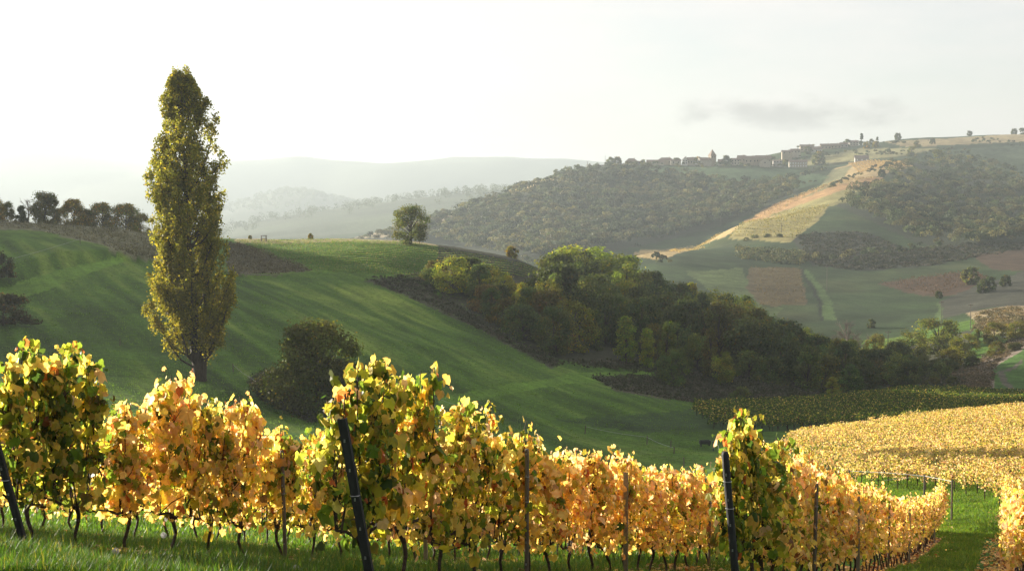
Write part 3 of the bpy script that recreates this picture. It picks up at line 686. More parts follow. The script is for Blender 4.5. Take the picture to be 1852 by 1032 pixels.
def dandelion(px, py, Y, label):
    h = .20; p = pix(px,py,Y); g = hz(p.x,p.y); e = empty('dandelion', (p.x,p.y,g), 0, label, 'dandelion', 'dandelion seed heads in the grass')
    top = np.array([0,0,max(p.z-g,.1)])
    m = MB(); m.tube([(0,0,-.02),(.006,0,top[2]*.5),top],[.003,.0025,.002],5,col=(.2,.22,.06)); m.obj('stem', M_GRASS, e)
    r_ = np.random.default_rng(int(px)); d = r_.normal(size=(150,3)); d /= np.linalg.norm(d,axis=1)[:,None]
    m = MB(); m.quads(top+d*.026, d, .013, np.full((150,3),.62), rs=r_)
    for q in d[:40]: m.tube([top, top+q*.026], .0006, 3, col=(.5,.5,.45), cap=False)
    m.obj('seed_head', M_SEED, e)
dandelion(209,996,11.6,"white dandelion seed head in the grass under the left row"); dandelion(296,967,13.4,"white dandelion seed head in the grass farther under the left row"); dandelion(535,1026,12.6,"white dandelion seed head in grass left of the middle leaning post")

# ------------------------------------------------------------------ vineyard blocks across the lane: countless vines
def vine_block(name, outline, y0, y1, dirn, row_gap, step, mixes, per, size, seed, mat=M_VINELEAF, top=1.35, dim=1.0):
    rs = np.random.default_rng(seed); d = np.array(dirn)/np.hypot(*dirn); nn = np.array((d[1],-d[0]))
    u = np.arange(-160,320,step); v = np.arange(-260,260,row_gap); U,W = np.meshgrid(u,v); U = U+rs.normal(size=U.shape)*step*.12
    x = (d[0]*U+nn[0]*W).ravel(); y = (d[1]*U+nn[1]*W).ravel(); k = (y>y0)&(y<y1)&(x<130); x,y = x[k],y[k]
    z = height(x,y); px,py = to_photo(x,y,z)
    k = inside(px,py,outline)&(px<1990)&(rs.random(len(x))>.03); x,y,z = x[k],y[k],z[k]; n = len(x)
    s_ = rs.uniform(.85,1.12,n); N_ = n*per
    i = np.repeat(np.arange(n),per); t = rs.beta(1.4,1.1,N_)
    al = rs.uniform(-.55,.55,N_)*step; ac = rs.normal(size=N_)*.15
    c = np.stack([x[i]+d[0]*al+nn[0]*ac, y[i]+d[1]*al+nn[1]*ac, z[i]+(.5+(top-.5)*t)*s_[i]],1)
    nr = rs.normal(size=(N_,3))+np.array((0,-.3,.3))
    mx = rs.random(n); cols = np.empty((N_,3))
    a = palette(MIX[mixes[0]],N_,rs); b = palette(MIX[mixes[1]],N_,rs)
    sel = (mx[i] + .9*fbm(x/9,y/9,3)[i])>.5; cols = np.where(sel[:,None],a,b)*dim
    m = MB(); m.quads(c, nr, rs.uniform(.7,1.3,N_)*size, cols, rs=rs)
    # short dark stems
    w = .028; q = np.stack([x,y,z],1)
    V = np.stack([q+np.array((-w,0,-.1)),q+np.array((w,0,-.1)),q+np.array((w,0,.75)),q+np.array((-w,0,.75)),q+np.array((0,-w,-.1)),q+np.array((0,w,-.1)),q+np.array((0,w,.75)),q+np.array((0,-w,.75))],1).reshape(-1,3)
    kk = np.arange(n)[:,None]*8
    m.add(V, np.concatenate([kk+np.array([[0,1,2,3]]),kk+np.array([[4,5,6,7]])]), (0.03,0.02,0.014))
    print(name, n, 'vines')
    return tag(m.obj(name, mat), kind='stuff')
vine_block('lit_vines', [(1425,815),(1432,803),(1510,790),(1640,768),(1852,738),(2400,690),(2400,960),(1856,944),(1800,918),(1745,902),(1700,894),(1540,884),(1480,868),(1430,846)], 60, 152, (.80,.60), 1.85, .85, ('golden','peach coloured'), 110, .12, 5, dim=.76)
vine_block('shaded_vines', [(1250,742),(1300,738),(1400,734),(1500,726),(1640,711),(1760,711),(1852,718),(2400,700),(2400,735),(1852,741),(1700,761),(1500,787),(1440,797),(1330,790),(1290,778)], 146, 245, (.93,.37), 1.6, 1.0, ('olive','olive'), 72, .18, 6, dim=.72)  # hill shadow deepened by putting shade into the leaf colours
# ------------------------------------------------------------------ trees
def tree_proto(seed, H, Wd, clumps, per, leaf, shape='round', trunk_h=.2, col=(0.10,0.12,0.03), var=.25, r0=None, autumn=.05):
    """tapered trunk with limbs that reach the leaf clumps; leaves lie in shells round each clump"""
    rs = np.random.default_rng(seed); r0 = r0 or H*.022
    wood = MB(); k = np.linspace(0,1,7); bx,by = rs.normal()*.03*H, rs.normal()*.03*H
    topz = H*.8; axis = np.stack([bx*k**2, by*k**2, -0.03*H+(topz+.03*H)*k],1)
    wood.tube(axis, r0*(1-.85*k)+.01, 8)
    cen = []; rad = []
    tries = 0
    while len(cen) < clumps and tries < 5000:
        tries += 1
        u = rs.uniform(0,1); z = trunk_h*H + (H*.97-trunk_h*H)*u
        if shape == 'round': env = math.sqrt(max(0,1-(2*u-.85)**2/1.4))
        elif shape == 'tall': env = (math.sin(math.pi*min(1,u*.9+.1)))**.7*.9
        elif shape == 'cone': env = (1-u)**.8*.95+.05
        elif shape == 'bush': env = math.sqrt(max(0,1-u**2.2))
        else: env = 1
        a = rs.uniform(0,2*math.pi); rr = math.sqrt(rs.uniform(.35,1))*env*Wd/2*rs.uniform(.78,1.06)
        c = np.array([math.cos(a)*rr+bx*u, math.sin(a)*rr+by*u, z])
        r = rs.uniform(.13,.24)*(Wd*.5+H*.25)
        c[2] = min(c[2], H-r*.8)
        cen.append(c); rad.append(r)
    cen = np.array(cen); rad = np.array(rad)
    for i in rs.permutation(len(cen))[:min(len(cen),26)]:
        c = cen[i]; t = np.clip((c[2]/H)*.65-.02,.12,.85); p = axis[0]*(1-t)+axis[-1]*t
        q = np.linspace(0,1,5)[:,None]
        l = p*(1-q)+c*q; l[:,2] += H*.03*np.sin(q[:,0]*math.pi)
        wood.tube(l, np.linspace(r0*.42*(1-t*.5),.012,5), 5, cap=False)
    i = np.repeat(np.arange(len(cen)), per); n = len(i)
    d = rs.normal(size=(n,3)); d /= np.linalg.norm(d,axis=1)[:,None]
    rr = rad[i]*np.clip(rs.normal(.80,.24,n),.1,1.25)
    c = cen[i]+d*rr[:,None]*np.array((1.1,1.1,.85)); c[:,2] = np.maximum(c[:,2], .04*H)
    cc = np.array(col)*(1+var*rs.normal(size=(len(cen),1))*.6)*(1+.07*rs.normal(size=(len(cen),3)))
    cc = np.clip(cc,.012,.6)[i]*(1+.22*rs.normal(size=(n,1)))
    au = rs.random((n,1))<autumn; cc = np.where(au, cc*np.array((2.1,1.35,.8)), cc)
    lf = MB(); lf.quads(c, d+.45*rs.normal(size=(n,3))+np.array((0,0,.30)), leaf*rs.uniform(.6,1.35,n), np.clip(cc,.008,.7), rs=rs)
    return wood.mesh('tree_wood', M_BARK), lf.mesh('tree_leaves', M_LEAF)
def put_tree(name, pair, p, s, label, cat='tree', group=None, tint=(1,1,1), rz=None):
    e = empty(name, p, rng.random()*6.28 if rz is None else rz, label, cat, group); e.scale = s if not isinstance(s,(int,float)) else (s,s,s)
    t = link('trunk', pair[0], e); c = link('crown', pair[1], e); c.color = (*tint,1)
    return e
def bare_proto(seed, H, spread=.5, n=26):
    rs = np.random.default_rng(seed); m = MB()
    def grow(p, d, L_, r, lev):
        q = np.linspace(0,1,5); bend = rs.normal(size=3)*.12*L_
        pts = p+np.outer(q,d*L_)+np.outer(q**2,bend); m.tube(pts, np.linspace(r,r*.55,5), 5 if lev<2 else 3, cap=False)
        if lev >= 4: return
        for k in range(4 if lev else 5):
            t = rs.uniform(.35,1.0); nd = d+rs.normal(size=3)*(.55 if lev else spread); nd[2] = abs(nd[2])*.8+.15; nd /= np.linalg.norm(nd)
            grow(pts[min(4,int(t*4))], nd, L_*rs.uniform(.5,.72), r*.5, lev+1)
    grow(np.array([0,0,-.2]), np.array([0,0,1.0]), H*.42, H*.02, 0)
    return m.mesh('bare_wood', M_TWIG)

# the poplar: upswept limbs clothed in small leaves
def make_poplar():
    rs = np.random.default_rng(77)
    base = on_ground(362, 130); H = (at(333,132,130)[2]-base.z); print('poplar', base, H)
    e = empty('poplar_tree', base, 0, "tall columnar poplar with yellow green leaves standing alone on the meadow slope", 'tree')
    mpp = 130/F   # metres per photo pixel there
    # outline of the crown: height fraction, half widths to either side in photo pixels round the axis
    hz_ = np.array([0,.03,.06,.10,.16,.22,.30,.38,.46,.54,.60,.66,.72,.78,.84,.90,.95,1.0])
    axp = np.array([362,360,357,352,346,343,342,342,342,340,338,337,338,336,334,333,333,333.])
    lft = np.array([10,18,40,66,80,82,80,76,76,80,76,70,58,52,46,39,32,15.])
    rgt = np.array([10,18,34,48,62,74,84,78,72,78,74,74,72,62,58,46,26,13.])
    f = lambda a,t: np.interp(t,hz_,a)*mpp
    wood = MB(); k = np.linspace(0,1,12)
    ax_ = np.stack([(np.interp(k,hz_,axp)-362)*mpp, 0.15*np.sin(k*5), k*H*.93-.5*(k==0)],1)
    wood.tube(ax_, np.array([.62,.5,.40,.34,.29,.25,.21,.17,.13,.09,.06,.03]), 10)
    for dx in (-.22,.20):   # twin stems fused at the foot
        q = np.linspace(0,1,8); wood.tube(np.stack([dx*(.8+2.4*q), -.12+.3*q, q*H*.42-.3*(q==0)],1), np.linspace(.34,.10,8), 8)
    C = []; Rr = []; N = 0
    nl = 175
    for j in range(nl):
        t0 = .03+.86*(rs.random()**1.3 if j%3 else rs.random()**.6); a = rs.uniform(0,2*math.pi)
        tip_t = min(.995, t0+rs.uniform(.10,.24)+.04*(1-t0))
        ca,sa = math.cos(a), math.sin(a)
        ext = (f(rgt,tip_t-.03) if ca>0 else f(lft,tip_t-.03)); dep = .5*(f(rgt,tip_t-.03)+f(lft,tip_t-.03))
        fr = rs.uniform(.40,1.12)**.7*.94
        p0 = np.array([np.interp(t0*H,ax_[:,2],ax_[:,0]), np.interp(t0*H,ax_[:,2],ax_[:,1]), t0*H])
        p1 = np.array([(np.interp(tip_t,hz_,axp)-362)*mpp+ca*ext*fr, sa*dep*fr, tip_t*H])
        q = np.linspace(0,1,7); e1 = q**.55   # leaves the stem outwards first, then sweeps up
        L_ = np.stack([p0[0]+(p1[0]-p0[0])*e1, p0[1]+(p1[1]-p0[1])*e1, p0[2]+(p1[2]-p0[2])*q],1)
        wood.tube(L_, np.linspace(.11*(1-t0*.6),.015,7), 5, cap=False)
        for s in np.linspace(.30,1.0,10):
            c = np.array([np.interp(s,q,L_[:,i]) for i in range(3)]) + rs.normal(size=3)*.22
            C.append(c); Rr.append(rs.uniform(.38,.78)*(1.12-.45*s))
    C = np.array(C); Rr = np.array(Rr)
    # extra outer tufts that roughen the outline
    per = 68; i = np.repeat(np.arange(len(C)),per); n = len(i)
    d = rs.normal(size=(n,3)); d /= np.linalg.norm(d,axis=1)[:,None]
    c = C[i]+d*(Rr[i]*np.clip(rs.normal(.75,.3,n),.05,1.5))[:,None]*np.array((1,1,1.35))
    tt = np.clip(c[:,2]/H,0,1); lx = (np.interp(tt,hz_,axp)-362)*mpp; ww = np.where(c[:,0]>lx, f(rgt,tt), f(lft,tt))*1.06
    keep = (np.hypot((c[:,0]-lx)/ww, c[:,1]/(.5*(f(rgt,tt)+f(lft,tt))))<1.08+.1*rs.random(n)) & (c[:,2]>1.15)
    hole = vnoise(c[:,0]/1.1+9, c[:,2]/1.7+c[:,1]/1.5) > .27+.2*np.clip(1-c[:,2]/H*2.5,0,1)
    keep &= ~(hole & (rs.random(n)<.85))
    c = c[keep]; i = i[keep]; d = d[keep]; n = len(c)
    col = np.array((0.20,0.20,0.034))*(1+.22*rs.normal(size=(len(C),1)))[i]*(1+.2*rs.normal(size=(n,1)))
    low = np.clip(1-c[:,2]/H*1.6,0,1)[:,None]; col = col*(1-low*.5)+np.array((0.21,0.165,0.025))*low*.5
    yl = rs.random((n,1))<.2; col = np.where(yl, np.array((0.44,0.34,0.05))*(1+.2*rs.normal(size=(n,1))), col)
    lf = MB(); lf.quads(c, d+.9*rs.normal(size=(n,3)), rs.uniform(.12,.25,n), np.clip(col,.01,.7), rs=rs)
    print('poplar leaves', n)
    wood.obj('trunk', M_BARK, e); lf.obj('crown', M_LEAF, e)
make_poplar()

# round bush below the poplar
g = ground_at(575,748,100,200); print('bush', g)
bp = tree_proto(31, 8.4*g.y/125, 8.3*g.y/125, 80, 300, .23, 'bush', .05, (0.092,0.104,0.025), .3, r0=.2, autumn=.04)
put_tree('oak_bush', bp, g, 1, "dense rounded dark green bush standing on the slope right of the poplar", 'bush', rz=.6)
bq = tree_proto(32, 4.2, 5.5, 30, 150, .25, 'bush', .05, (0.05,0.055,0.02), .3, r0=.12)
put_tree('low_bush', bq, ground_at(498,722,100,220), (.72,.72,.7), "low brownish bush leaning against the rounded bush's left side", 'bush')
# lone tree on the ridge
lt_p = ground_at(743,441,280,420); print('lone', lt_p)
H_l = 71*lt_p.y/F
lone = tree_proto(45, H_l, H_l*.92, 60, 130, .28, 'round', .06, (0.10,0.118,0.03), .35, r0=.38)
put_tree('oak_tree', lone, lt_p-Vector((0,0,.1)), 1, "lone round tree with a short trunk on the crest of the meadow", 'tree', rz=1.1)
# shrubs at the left edge
sh_proto = [tree_proto(60+q, 3.2, 5.0, 22, 130, .24, 'bush', .03, (0.048,0.045,0.022), .3, r0=.1, autumn=.10) for q in range(3)]
put_tree('dark_shrub', sh_proto[0], ground_at(6,588,120,260), (1.15,1.15,1.05), "dark brown rounded shrub at the left edge beside the meadow", 'bush')
put_tree('russet_shrub', sh_proto[1], ground_at(-6,503,170,300), (.85,.85,1.1), "small russet shrub on the terrace bank at the left edge", 'bush')

# ------------------------------------------------------------------ tree line on the left ridge
LINE = [tree_proto(70,9,8,70,130,.32,'bush',.01,(0.12,0.13,0.04),.3), tree_proto(71,9,9,70,130,.32,'bush',.01,(0.20,0.18,0.05),.3,autumn=.2),
        tree_proto(72,8,9,60,120,.32,'bush',.02,(0.17,0.17,0.055),.3,autumn=.15), tree_proto(73,6,5,36,120,.3,'cone',.02,(0.06,0.075,0.028),.3)]
BARE = [bare_proto(5,10), bare_proto(6,9,.7)]
line = [(82,347,9.6,0,.95,'tallest dark green round tree of the tree line on the left ridge'),
        (135,360,9.0,1,1,'yellow green round tree between the tallest and the pale bushy tree of the left ridge'),
        (185,366,8.0,2,.95,'pale bushy tree of the left ridge tree line, next to the yellow green one'),
        (228,368,8.0,2,1.05,'broad bushy tree at the right end of the left ridge tree line'),
        (256,385,5.0,2,.8,'low bushy tree ending the ridge tree line just left of the poplar'),
        (14,365,6.5,0,.8,'small dark round tree at the left end of the ridge tree line'),
        (40,372,5.5,3,1,'small dark conical tree below the bare tree on the left ridge'),
        (-12,355,7.0,1,.9,'round tree cut by the left edge of the view on the ridge'),
        (160,378,6.0,0,.9,'low dark tree tucked behind the yellow green tree of the left ridge'),
        (110,376,6.0,2,.8,'low bushy tree between the tallest tree and its yellow green neighbour')]
for (px,py,h,k,w,lab) in line:
    q = on_ground(px, 318+rng.normal()*5)
    top = at(px,py,q.y)[2]; hh = max(top-q.z, 3.0)
    H0 = (9,9,8,6)[k]
    put_tree('ridge_tree', LINE[k], q-Vector((0,0,1.3)), (1.15*w*hh/H0, 1.15*w*hh/H0, (hh+1.3)/H0), lab, 'tree', 'tree line on the left ridge')
for (px,py,k,lab) in ((52,348,0,'leafless pale tree on the left ridge beside the tallest dark tree'),):
    q = on_ground(px,322); e = empty('bare_tree', q, 1.0, lab, 'tree'); o = link('trunk', BARE[k], e); hh = (at(px,py,322)[2]-q.z)/10*1.25; e.scale = (hh,hh,hh)

# ------------------------------------------------------------------ the wood between meadow and valley
W_ROUND = [tree_proto(200+q, 10, 8.6, 46, 110, .36, 'round', .06, (0.070,0.090,0.028), .3) for q in range(4)]
W_TALL = [tree_proto(210+q, 11, 6.4, 40, 110, .34, 'tall', .04, (0.066,0.090,0.028), .3) for q in range(3)]
W_BUSH = [tree_proto(220+q, 6.5, 8.0, 36, 110, .34, 'bush', .01, (0.065,0.081,0.028), .3) for q in range(3)]
W_SLIM = [tree_proto(230+q, 9, 3.6, 60, 70, .26, 'tall', .01, (0.075,0.095,0.026), .2) for q in range(2)]
SIL_X = np.array([760,785,850,900,925,950,985,1000,1030,1065,1100,1130,1180,1215,1250,1290,1325,1350,1400,1450,1500,1560,1610,1650,1690,1750])
SIL_Y = np.array([520,462,462,482,505,508,490,455,440,440,448,458,470,490,512,530,520,528,566,585,600,618,632,638,640,650])
FRONT_X = np.array([770,800,850,900,950,1000,1060,1150,1250,1330,1420,1520,1620,1700,1760])
FRONT_Y = np.array([276,270,262,242,228,219,226,232,234,226,226,236,248,256,262])
def tint_for(px, rank, rs):  # crest and upper left trees brighter: low sun put into leaf colour
    u = rs.random()
    if px < 960 and rank >= 2: return (2.5,2.0,1.1) if u<.5 else (1.6,1.5,1.1)
    if rank>=4 and u<.5: return (2.1,1.8,1.0)
    if u < .10: return (2.2,1.8,1.0)
    if u < .20: return (1.4,1.05,.85)
    if u < .55: return (1.15,1.15,1.05)
    return (.85,.92,.95)
rw = np.random.default_rng(99); wood_pts = []
features = [ # px, py of top, forward distance, proto list, index, width factor, tint, label
 (818,460,270,W_ROUND,0,1.25,(2.0,1.75,.95),'broad golden green tree at the left end of the wood, highest on the meadow'),
 (905,478,268,W_ROUND,1,1.0,(2.2,1.8,.8),'golden tree on the wood edge with sunlit top, beside the broad golden green tree'),
 (878,512,252,W_BUSH,0,.95,(1.5,.88,.95),'dome shaped rusty brown tree at the front of the wood\'s left end'),
 (1055,440,318,W_ROUND,2,1.75,(1.9,1.75,.9),'largest light green round tree crowning the middle of the wood'),
 (1020,455,316,W_ROUND,3,1.2,(1.9,1.8,.8),'sunlit yellow green round tree left of the largest tree of the wood'),
 (1112,456,325,W_ROUND,0,1.3,(1.4,1.35,.9),'tall green tree right of the largest tree on the wood\'s crest'),
 (1318,518,308,W_ROUND,1,1.25,(1.9,1.65,.9),'sunlit round tree standing out above the wood\'s right shoulder'),
 (1252,508,322,W_SLIM,0,1.0,(2.0,1.6,.8),'slim yellow topped tree on the wood\'s crest right of its middle'),
 (1215,628,216,W_ROUND,2,.75,(.9,1.05,.85),'round dark green tree standing alone at the front foot of the wood'),
 (1172,590,232,W_SLIM,1,1.0,(1.75,1.7,.75),'slender pale yellow green tree at the front of the wood, right one of two'),
 (1133,568,233,W_SLIM,0,1.15,(1.5,1.6,.85),'slender light green tree at the front of the wood, left one of two'),
 (1204,578,238,W_SLIM,1,.85,(1.2,1.25,.85),'narrow pointed green tree behind the lone front tree of the wood'),
 (1110,528,262,W_ROUND,3,1.05,(1.2,1.25,1.0),'round grey green tree in the middle of the wood\'s face'),
 (1010,505,268,W_ROUND,0,1.15,(1.0,1.25,1.25),'bluish green tree in the middle of the wood\'s left half'),
 (960,512,262,W_ROUND,1,1.0,(1.1,1.3,1.1),'blue green round tree left of the bluish tree in the wood'),
 (1340,695,203,W_BUSH,1,.62,(1.25,1.25,1.2),'grey green bush in the bramble patch below the wood'),
 (1508,678,228,W_SLIM,0,.85,(1.9,1.6,.9),'small yellowish slim tree in front of the dark right part of the wood'),
 (1540,655,236,W_TALL,1,.9,(.95,1.15,1.0),'pointed dark green tree in the dark right part of the wood'),
 (1262,600,245,W_ROUND,2,.95,(1.25,1.25,.9),'light olive round tree right of the pointed tree in the wood'),
 (945,565,236,W_TALL,2,.8,(1.05,1.05,.85),'small olive tree at the wood\'s front just right of the rusty dome'),
]
for (px,py,Y,pl,k,w,tn,lab) in features:
    tn = tuple(v*(1.55 if tn[0]>1.35 else 1.2) for v in tn)  # trees meant as sunlit get a stronger boost, light put into the tint
    q = on_ground(px,Y); hh = max(at(px,py,Y)[2]-q.z, 2.5); H0 = 10 if pl is W_ROUND else 11 if pl is W_TALL else 6.5 if pl is W_BUSH else 9
    s = hh/H0; put_tree('wood_tree', pl[k], q-Vector((0,0,.3)), (w*max(s,.75),w*max(s,.75),s), lab, 'tree', 'feature trees of the wood', tn)
    wood_pts.append((q.x,q.y))
cand = []
for _ in range(9000):
    px = rw.uniform(765,1765); fy = np.interp(px,FRONT_X,FRONT_Y); Y = fy + (rw.random()**1.15)*(352-fy)
    if px < 1000: Y = fy + 50*rw.random()
    x = (px-CX)/F*Y
    if all((x-a)**2+(Y-b)**2 > (5.0 if px<1010 else 6.9)**2 for a,b in wood_pts):
        wood_pts.append((x,Y)); cand.append((px,Y,x))
    if len(cand) >= 245: break
made = []
for (px,Y,x) in cand:
    z = hz(x,Y); lim = at(px, np.interp(px,SIL_X,SIL_Y)+rw.uniform(0,14), Y)[2]-z
    rank = int((Y-np.interp(px,FRONT_X,FRONT_Y))/16)
    h = min(rw.uniform(7.5,13.5) if rank else rw.uniform(4.5,9), lim)
    if h < 3.2: continue
    u = rw.random()
    pl,H0,kn = ((W_ROUND,10,'round') if u<.5 else (W_TALL,11,'tall') if u<.72 else (W_BUSH,6.5,'bushy') if u<.9 or px<900 else (W_SLIM,9,'slim'))
    if h < 5.5 and pl is not W_SLIM: pl,H0,kn = W_BUSH,6.5,'bushy'
    made.append((rank,px,x,Y,z,h,pl,H0,kn,tint_for(px,rank,rw)))
ranks = {}
for m_ in sorted(made, key=lambda m: m[1]):
    rank,px,x,Y,z,h,pl,H0,kn,tn = m_
    r_ = min(rank,5); ranks[r_] = ranks.get(r_,0)+1
    place = ('the wood\'s front edge','the second rank of the wood','the third rank of the wood','the middle of the wood','the wood\'s upper ranks','the wood\'s crest')[r_]
    cw = 'golden green' if tn[0]>1.7 else 'brownish' if tn[0]>1.4 and tn[1]<1.2 else 'olive green' if tn[0]>1.1 else 'dark green'
    s = h/H0
    put_tree('wood_tree', pl[rw.integers(len(pl))], (x,Y,z-.3), (max(s,.7)*rw.uniform(.78,1.08),max(s,.7)*rw.uniform(.78,1.08),s),
             f"{cw} {kn} tree, {ordinal(ranks[r_])} from the left along {place}", 'tree', 'trees of the wood', tuple(np.clip(np.array(tn)*rw.uniform(.65,1.6),.3,3.4)))
print('wood trees', len(made))
# trees on the right bank and beyond the wood
bank = [ # px, top py, Y, protos, k, width, tint, label
 (1700,572,355,W_ROUND,0,1.5,(2.0,1.75,1.0),'large pale green round tree above the right end of the dark wood'),
 (1655,592,345,W_ROUND,1,1.0,(1.5,1.35,.9),'olive round tree left of the large pale tree near the right bank'),
 (1745,600,325,W_ROUND,2,1.2,(2.0,1.6,.75),'sunlit yellow green tree below the large pale tree at the right bank'),
 (1722,628,305,W_BUSH,0,1.0,(1.9,1.4,.7),'yellow olive bush at the foot of the sunlit tree on the right bank'),
 (1800,580,345,W_ROUND,3,1.2,(1.8,1.35,.8),'olive brown tree behind the parked car on the right bank'),
 (1838,575,350,W_ROUND,1,1.2,(1.9,1.5,.8),'golden olive tree right of the car at the right edge'),
 (1770,592,345,W_SLIM,0,1.0,(1.6,1.4,.8),'thin upright tree beside the bank road left of the car'),
 (1805,615,312,W_BUSH,1,1.0,(1.7,1.3,.8),'brown olive bush hanging on the bank under the road'),
 (1838,620,312,W_BUSH,2,1.0,(1.2,1.0,.8),'dark bush on the bank under the road at the right edge'),
 (1680,650,285,W_ROUND,1,1.1,(.85,.95,.85),'dark green round tree where the wood meets the right bank'),
 (1715,645,285,W_ROUND,3,1.2,(.9,.95,.8),'dark spreading tree below the yellow olive bush'),
 (1762,640,298,W_BUSH,2,1.0,(.9,.9,.8),'dark low bush right of the dark spreading tree on the bank'),
 (1690,680,245,W_BUSH,1,.8,(1.35,1.05,.75),'low brown bush rising behind the shaded vineyard\'s top edge'),
 (1725,690,247,W_BUSH,0,.75,(1.2,1.0,.75),'flat brown bush right of the low brown bush behind the shaded vines'),
 (1585,600,330,W_ROUND,0,.7,(2.4,1.8,1.5),'small pale pinkish tree on the green field behind the wood'),
 (1625,612,330,W_BUSH,2,.9,(1.1,1.1,1.0),'small olive bush between the pale pinkish tree and the right bank trees'),
 (1365,437,780,W_ROUND,2,1.0,(1.5,1.3,1.0),'round tree on the green slope under the striped vineyard, left one'),
 (1350,445,775,W_BUSH,1,1.0,(1.4,1.2,1.0),'bushy tree at the left side of the round tree under the striped vineyard'),
 (1388,448,775,W_BUSH,0,1.1,(1.1,1.05,.9),'dark bush at the right side of the round tree under the striped vineyard'),
 (1410,458,770,W_BUSH,2,1.0,(1.0,.95,.9),'second dark bush right of the round tree under the striped vineyard'),
]
for (px,py,Y,pl,k,w,tn,lab) in bank:
    q = on_ground(px,Y); hh = max(at(px,py,Y)[2]-q.z, 2.2); H0 = 10 if pl is W_ROUND else 11 if pl is W_TALL else 6.5 if pl is W_BUSH else 9
    s = hh/H0; put_tree('bank_tree', pl[k], q-Vector((0,0,.3)), (w*max(s,.5),w*max(s,.5),s), lab, 'tree', 'trees on and near the right bank', tn)
for (px,py,Y,k,lab) in ((1535,560,385,0,'leafless tree standing in the green field behind the wood, left one'),(1560,575,385,1,'smaller leafless tree in the green field, right of the first leafless one'),(1683,568,440,1,'bare reddish tree beside the field path above the right bank trees'),(1512,572,395,1,'thin leafless tree at the left of the field thicket behind the wood')):
    q = on_ground(px,Y); hh = max(at(px,py,Y)[2]-q.z,3)/9.5*1.2; e = empty('bare_tree', q, rng.random()*6, lab, 'tree', 'leafless trees in the valley'); link('trunk', BARE[k], e); e.scale = (hh,hh,hh)
# small trees scattered over the far fields, each on its own
SMALL = [tree_proto(300+q, 8, 7.5, 30, 60, .75, 'round', .04, (0.075,0.085,0.035), .25) for q in range(3)]
CONIF = tree_proto(310, 14, 5, 20, 70, .8, 'cone', .05, (0.045,0.06,0.03), .25)
small = [(1005,296,1462,6,0,(1.3,1.2,1),'small round tree on the left shoulder of the village ridge'),(1045,297,1470,5,1,(1.5,1.4,1),'tiny tree right of the small round tree on the village ridge'),
 (1104,286,1490,9,2,(1.6,1.5,1),'tree on the ridge left of the first village house, next to the mast'),(1117,288,1490,9,1,(1.3,1.1,.9),'second tree on the ridge left of the first village house'),
 (1163,291,1488,6,0,(1.9,1.7,.8),'yellowish tree between the first house and the long house of the village'),(1222,288,1495,8,2,(1.5,1.4,1),'tree between the long house and the white gabled house'),
 (1262,287,1490,10,1,(1.8,1.5,.9),'olive tree between the white gabled house and the church'),(1312,288,1480,11,0,(1.0,1.1,.9),'large dark green tree right of the church'),
 (1343,279,1510,10,2,(1.0,1.0,1),'tree rising behind the houses right of the church'),(1361,281,1512,9,1,(.9,.95,1),'round dark tree on the village skyline'),
 (1394,278,1520,10,0,(.9,.95,1),'dark pointed tree on the village skyline right of the round one'),(1480,284,1540,15,1,(1.6,1.5,.8),'large golden green tree right of the long pale house'),
 (1418,288,1540,8,2,(1.6,1.4,.9),'light tree above the long pale house'),(1460,275,1620,9,0,(1.0,1.0,.9),'tree below the upper row of houses, left one'),
 (1530,258,1700,9,2,(.9,.95,.9),'dark tree at the right end of the upper row of houses'),(1574,262,1710,7,0,(1.0,1.0,.9),'bushy tree right of the tall conifer on the ridge'),
 (1622,260,1735,9,1,(1.0,1.0,1.0),'dark clump of trees on the upper fields'),(1565,272,1640,8,2,(2.6,1.9,.9),'orange tree on the upper slope below the conifer, left one'),(1581,272,1640,8,1,(2.5,1.9,.9),'orange tree on the upper slope below the conifer, right one'),
 (1655,273,1600,8,0,(1.7,1.4,1.0),'pale tree in the middle of the upper fields'),(1646,283,1540,8,2,(2.0,1.8,1.0),'yellow tree below the pale tree of the upper fields'),(1684,268,1640,7,1,(.9,.9,.9),'dark tree right of the pale tree in the upper fields'),
 (1750,243,1850,7,0,(.9,.9,.9),'small dark tree alone on the right skyline'),(1830,241,1900,9,1,(.9,.95,.9),'tree on the right skyline near the edge, left one'),(1846,240,1900,10,2,(1.0,1.0,.9),'tree on the right skyline near the edge, right one'),
 (1696,284,1420,13,2,(1.6,1.5,.9),'large light green tree heading the upper wood'),(1752,283,1450,8,0,(2.3,2.0,1.3),'whitish tree behind the upper wood'),
 (1594,316,1180,7,1,(.7,.8,.8),'dark tree on the orange vineyard of the spur'),(1578,536,455,3,0,(.9,1,.9),'small dark bush alone in the green field under the rusty plot'),
 (1700,573,520,3,1,(.8,.9,.9),'dark bush on the bank above the field path, left one'),(1780,523,520,5,2,(.8,.9,.8),'dark bush on the grey bank, left of the pair'),(1790,520,525,5.5,0,(.8,.9,.8),'dark bush on the grey bank, right of the pair'),
 (1820,516,540,4.5,1,(.8,.9,.8),'dark conical bush on the grey bank near the right edge'),(1757,508,560,7,0,(1.3,1.3,1.0),'light green tree at the edge of the grey bank'),(925,470,330,3.2,1,(2.2,1.7,.8),'small golden bush on the meadow crest beside the wood'),
 (562,429,345,1.5,0,(2.3,1.8,.8),'tiny yellow bush on the meadow crest left of the lone tree'),(453,432,340,1.0,1,(2.2,1.8,.8),'tiny golden shrub on the crest left of the wooden stand')]
for (px,py,Y,h,k,tn,lab) in small:
    q = on_ground(px,Y); s = h/8; put_tree('small_tree', SMALL[k], q-Vector((0,0,.3*s)), (s,s,s), lab, 'tree', 'scattered trees on far fields', tn)
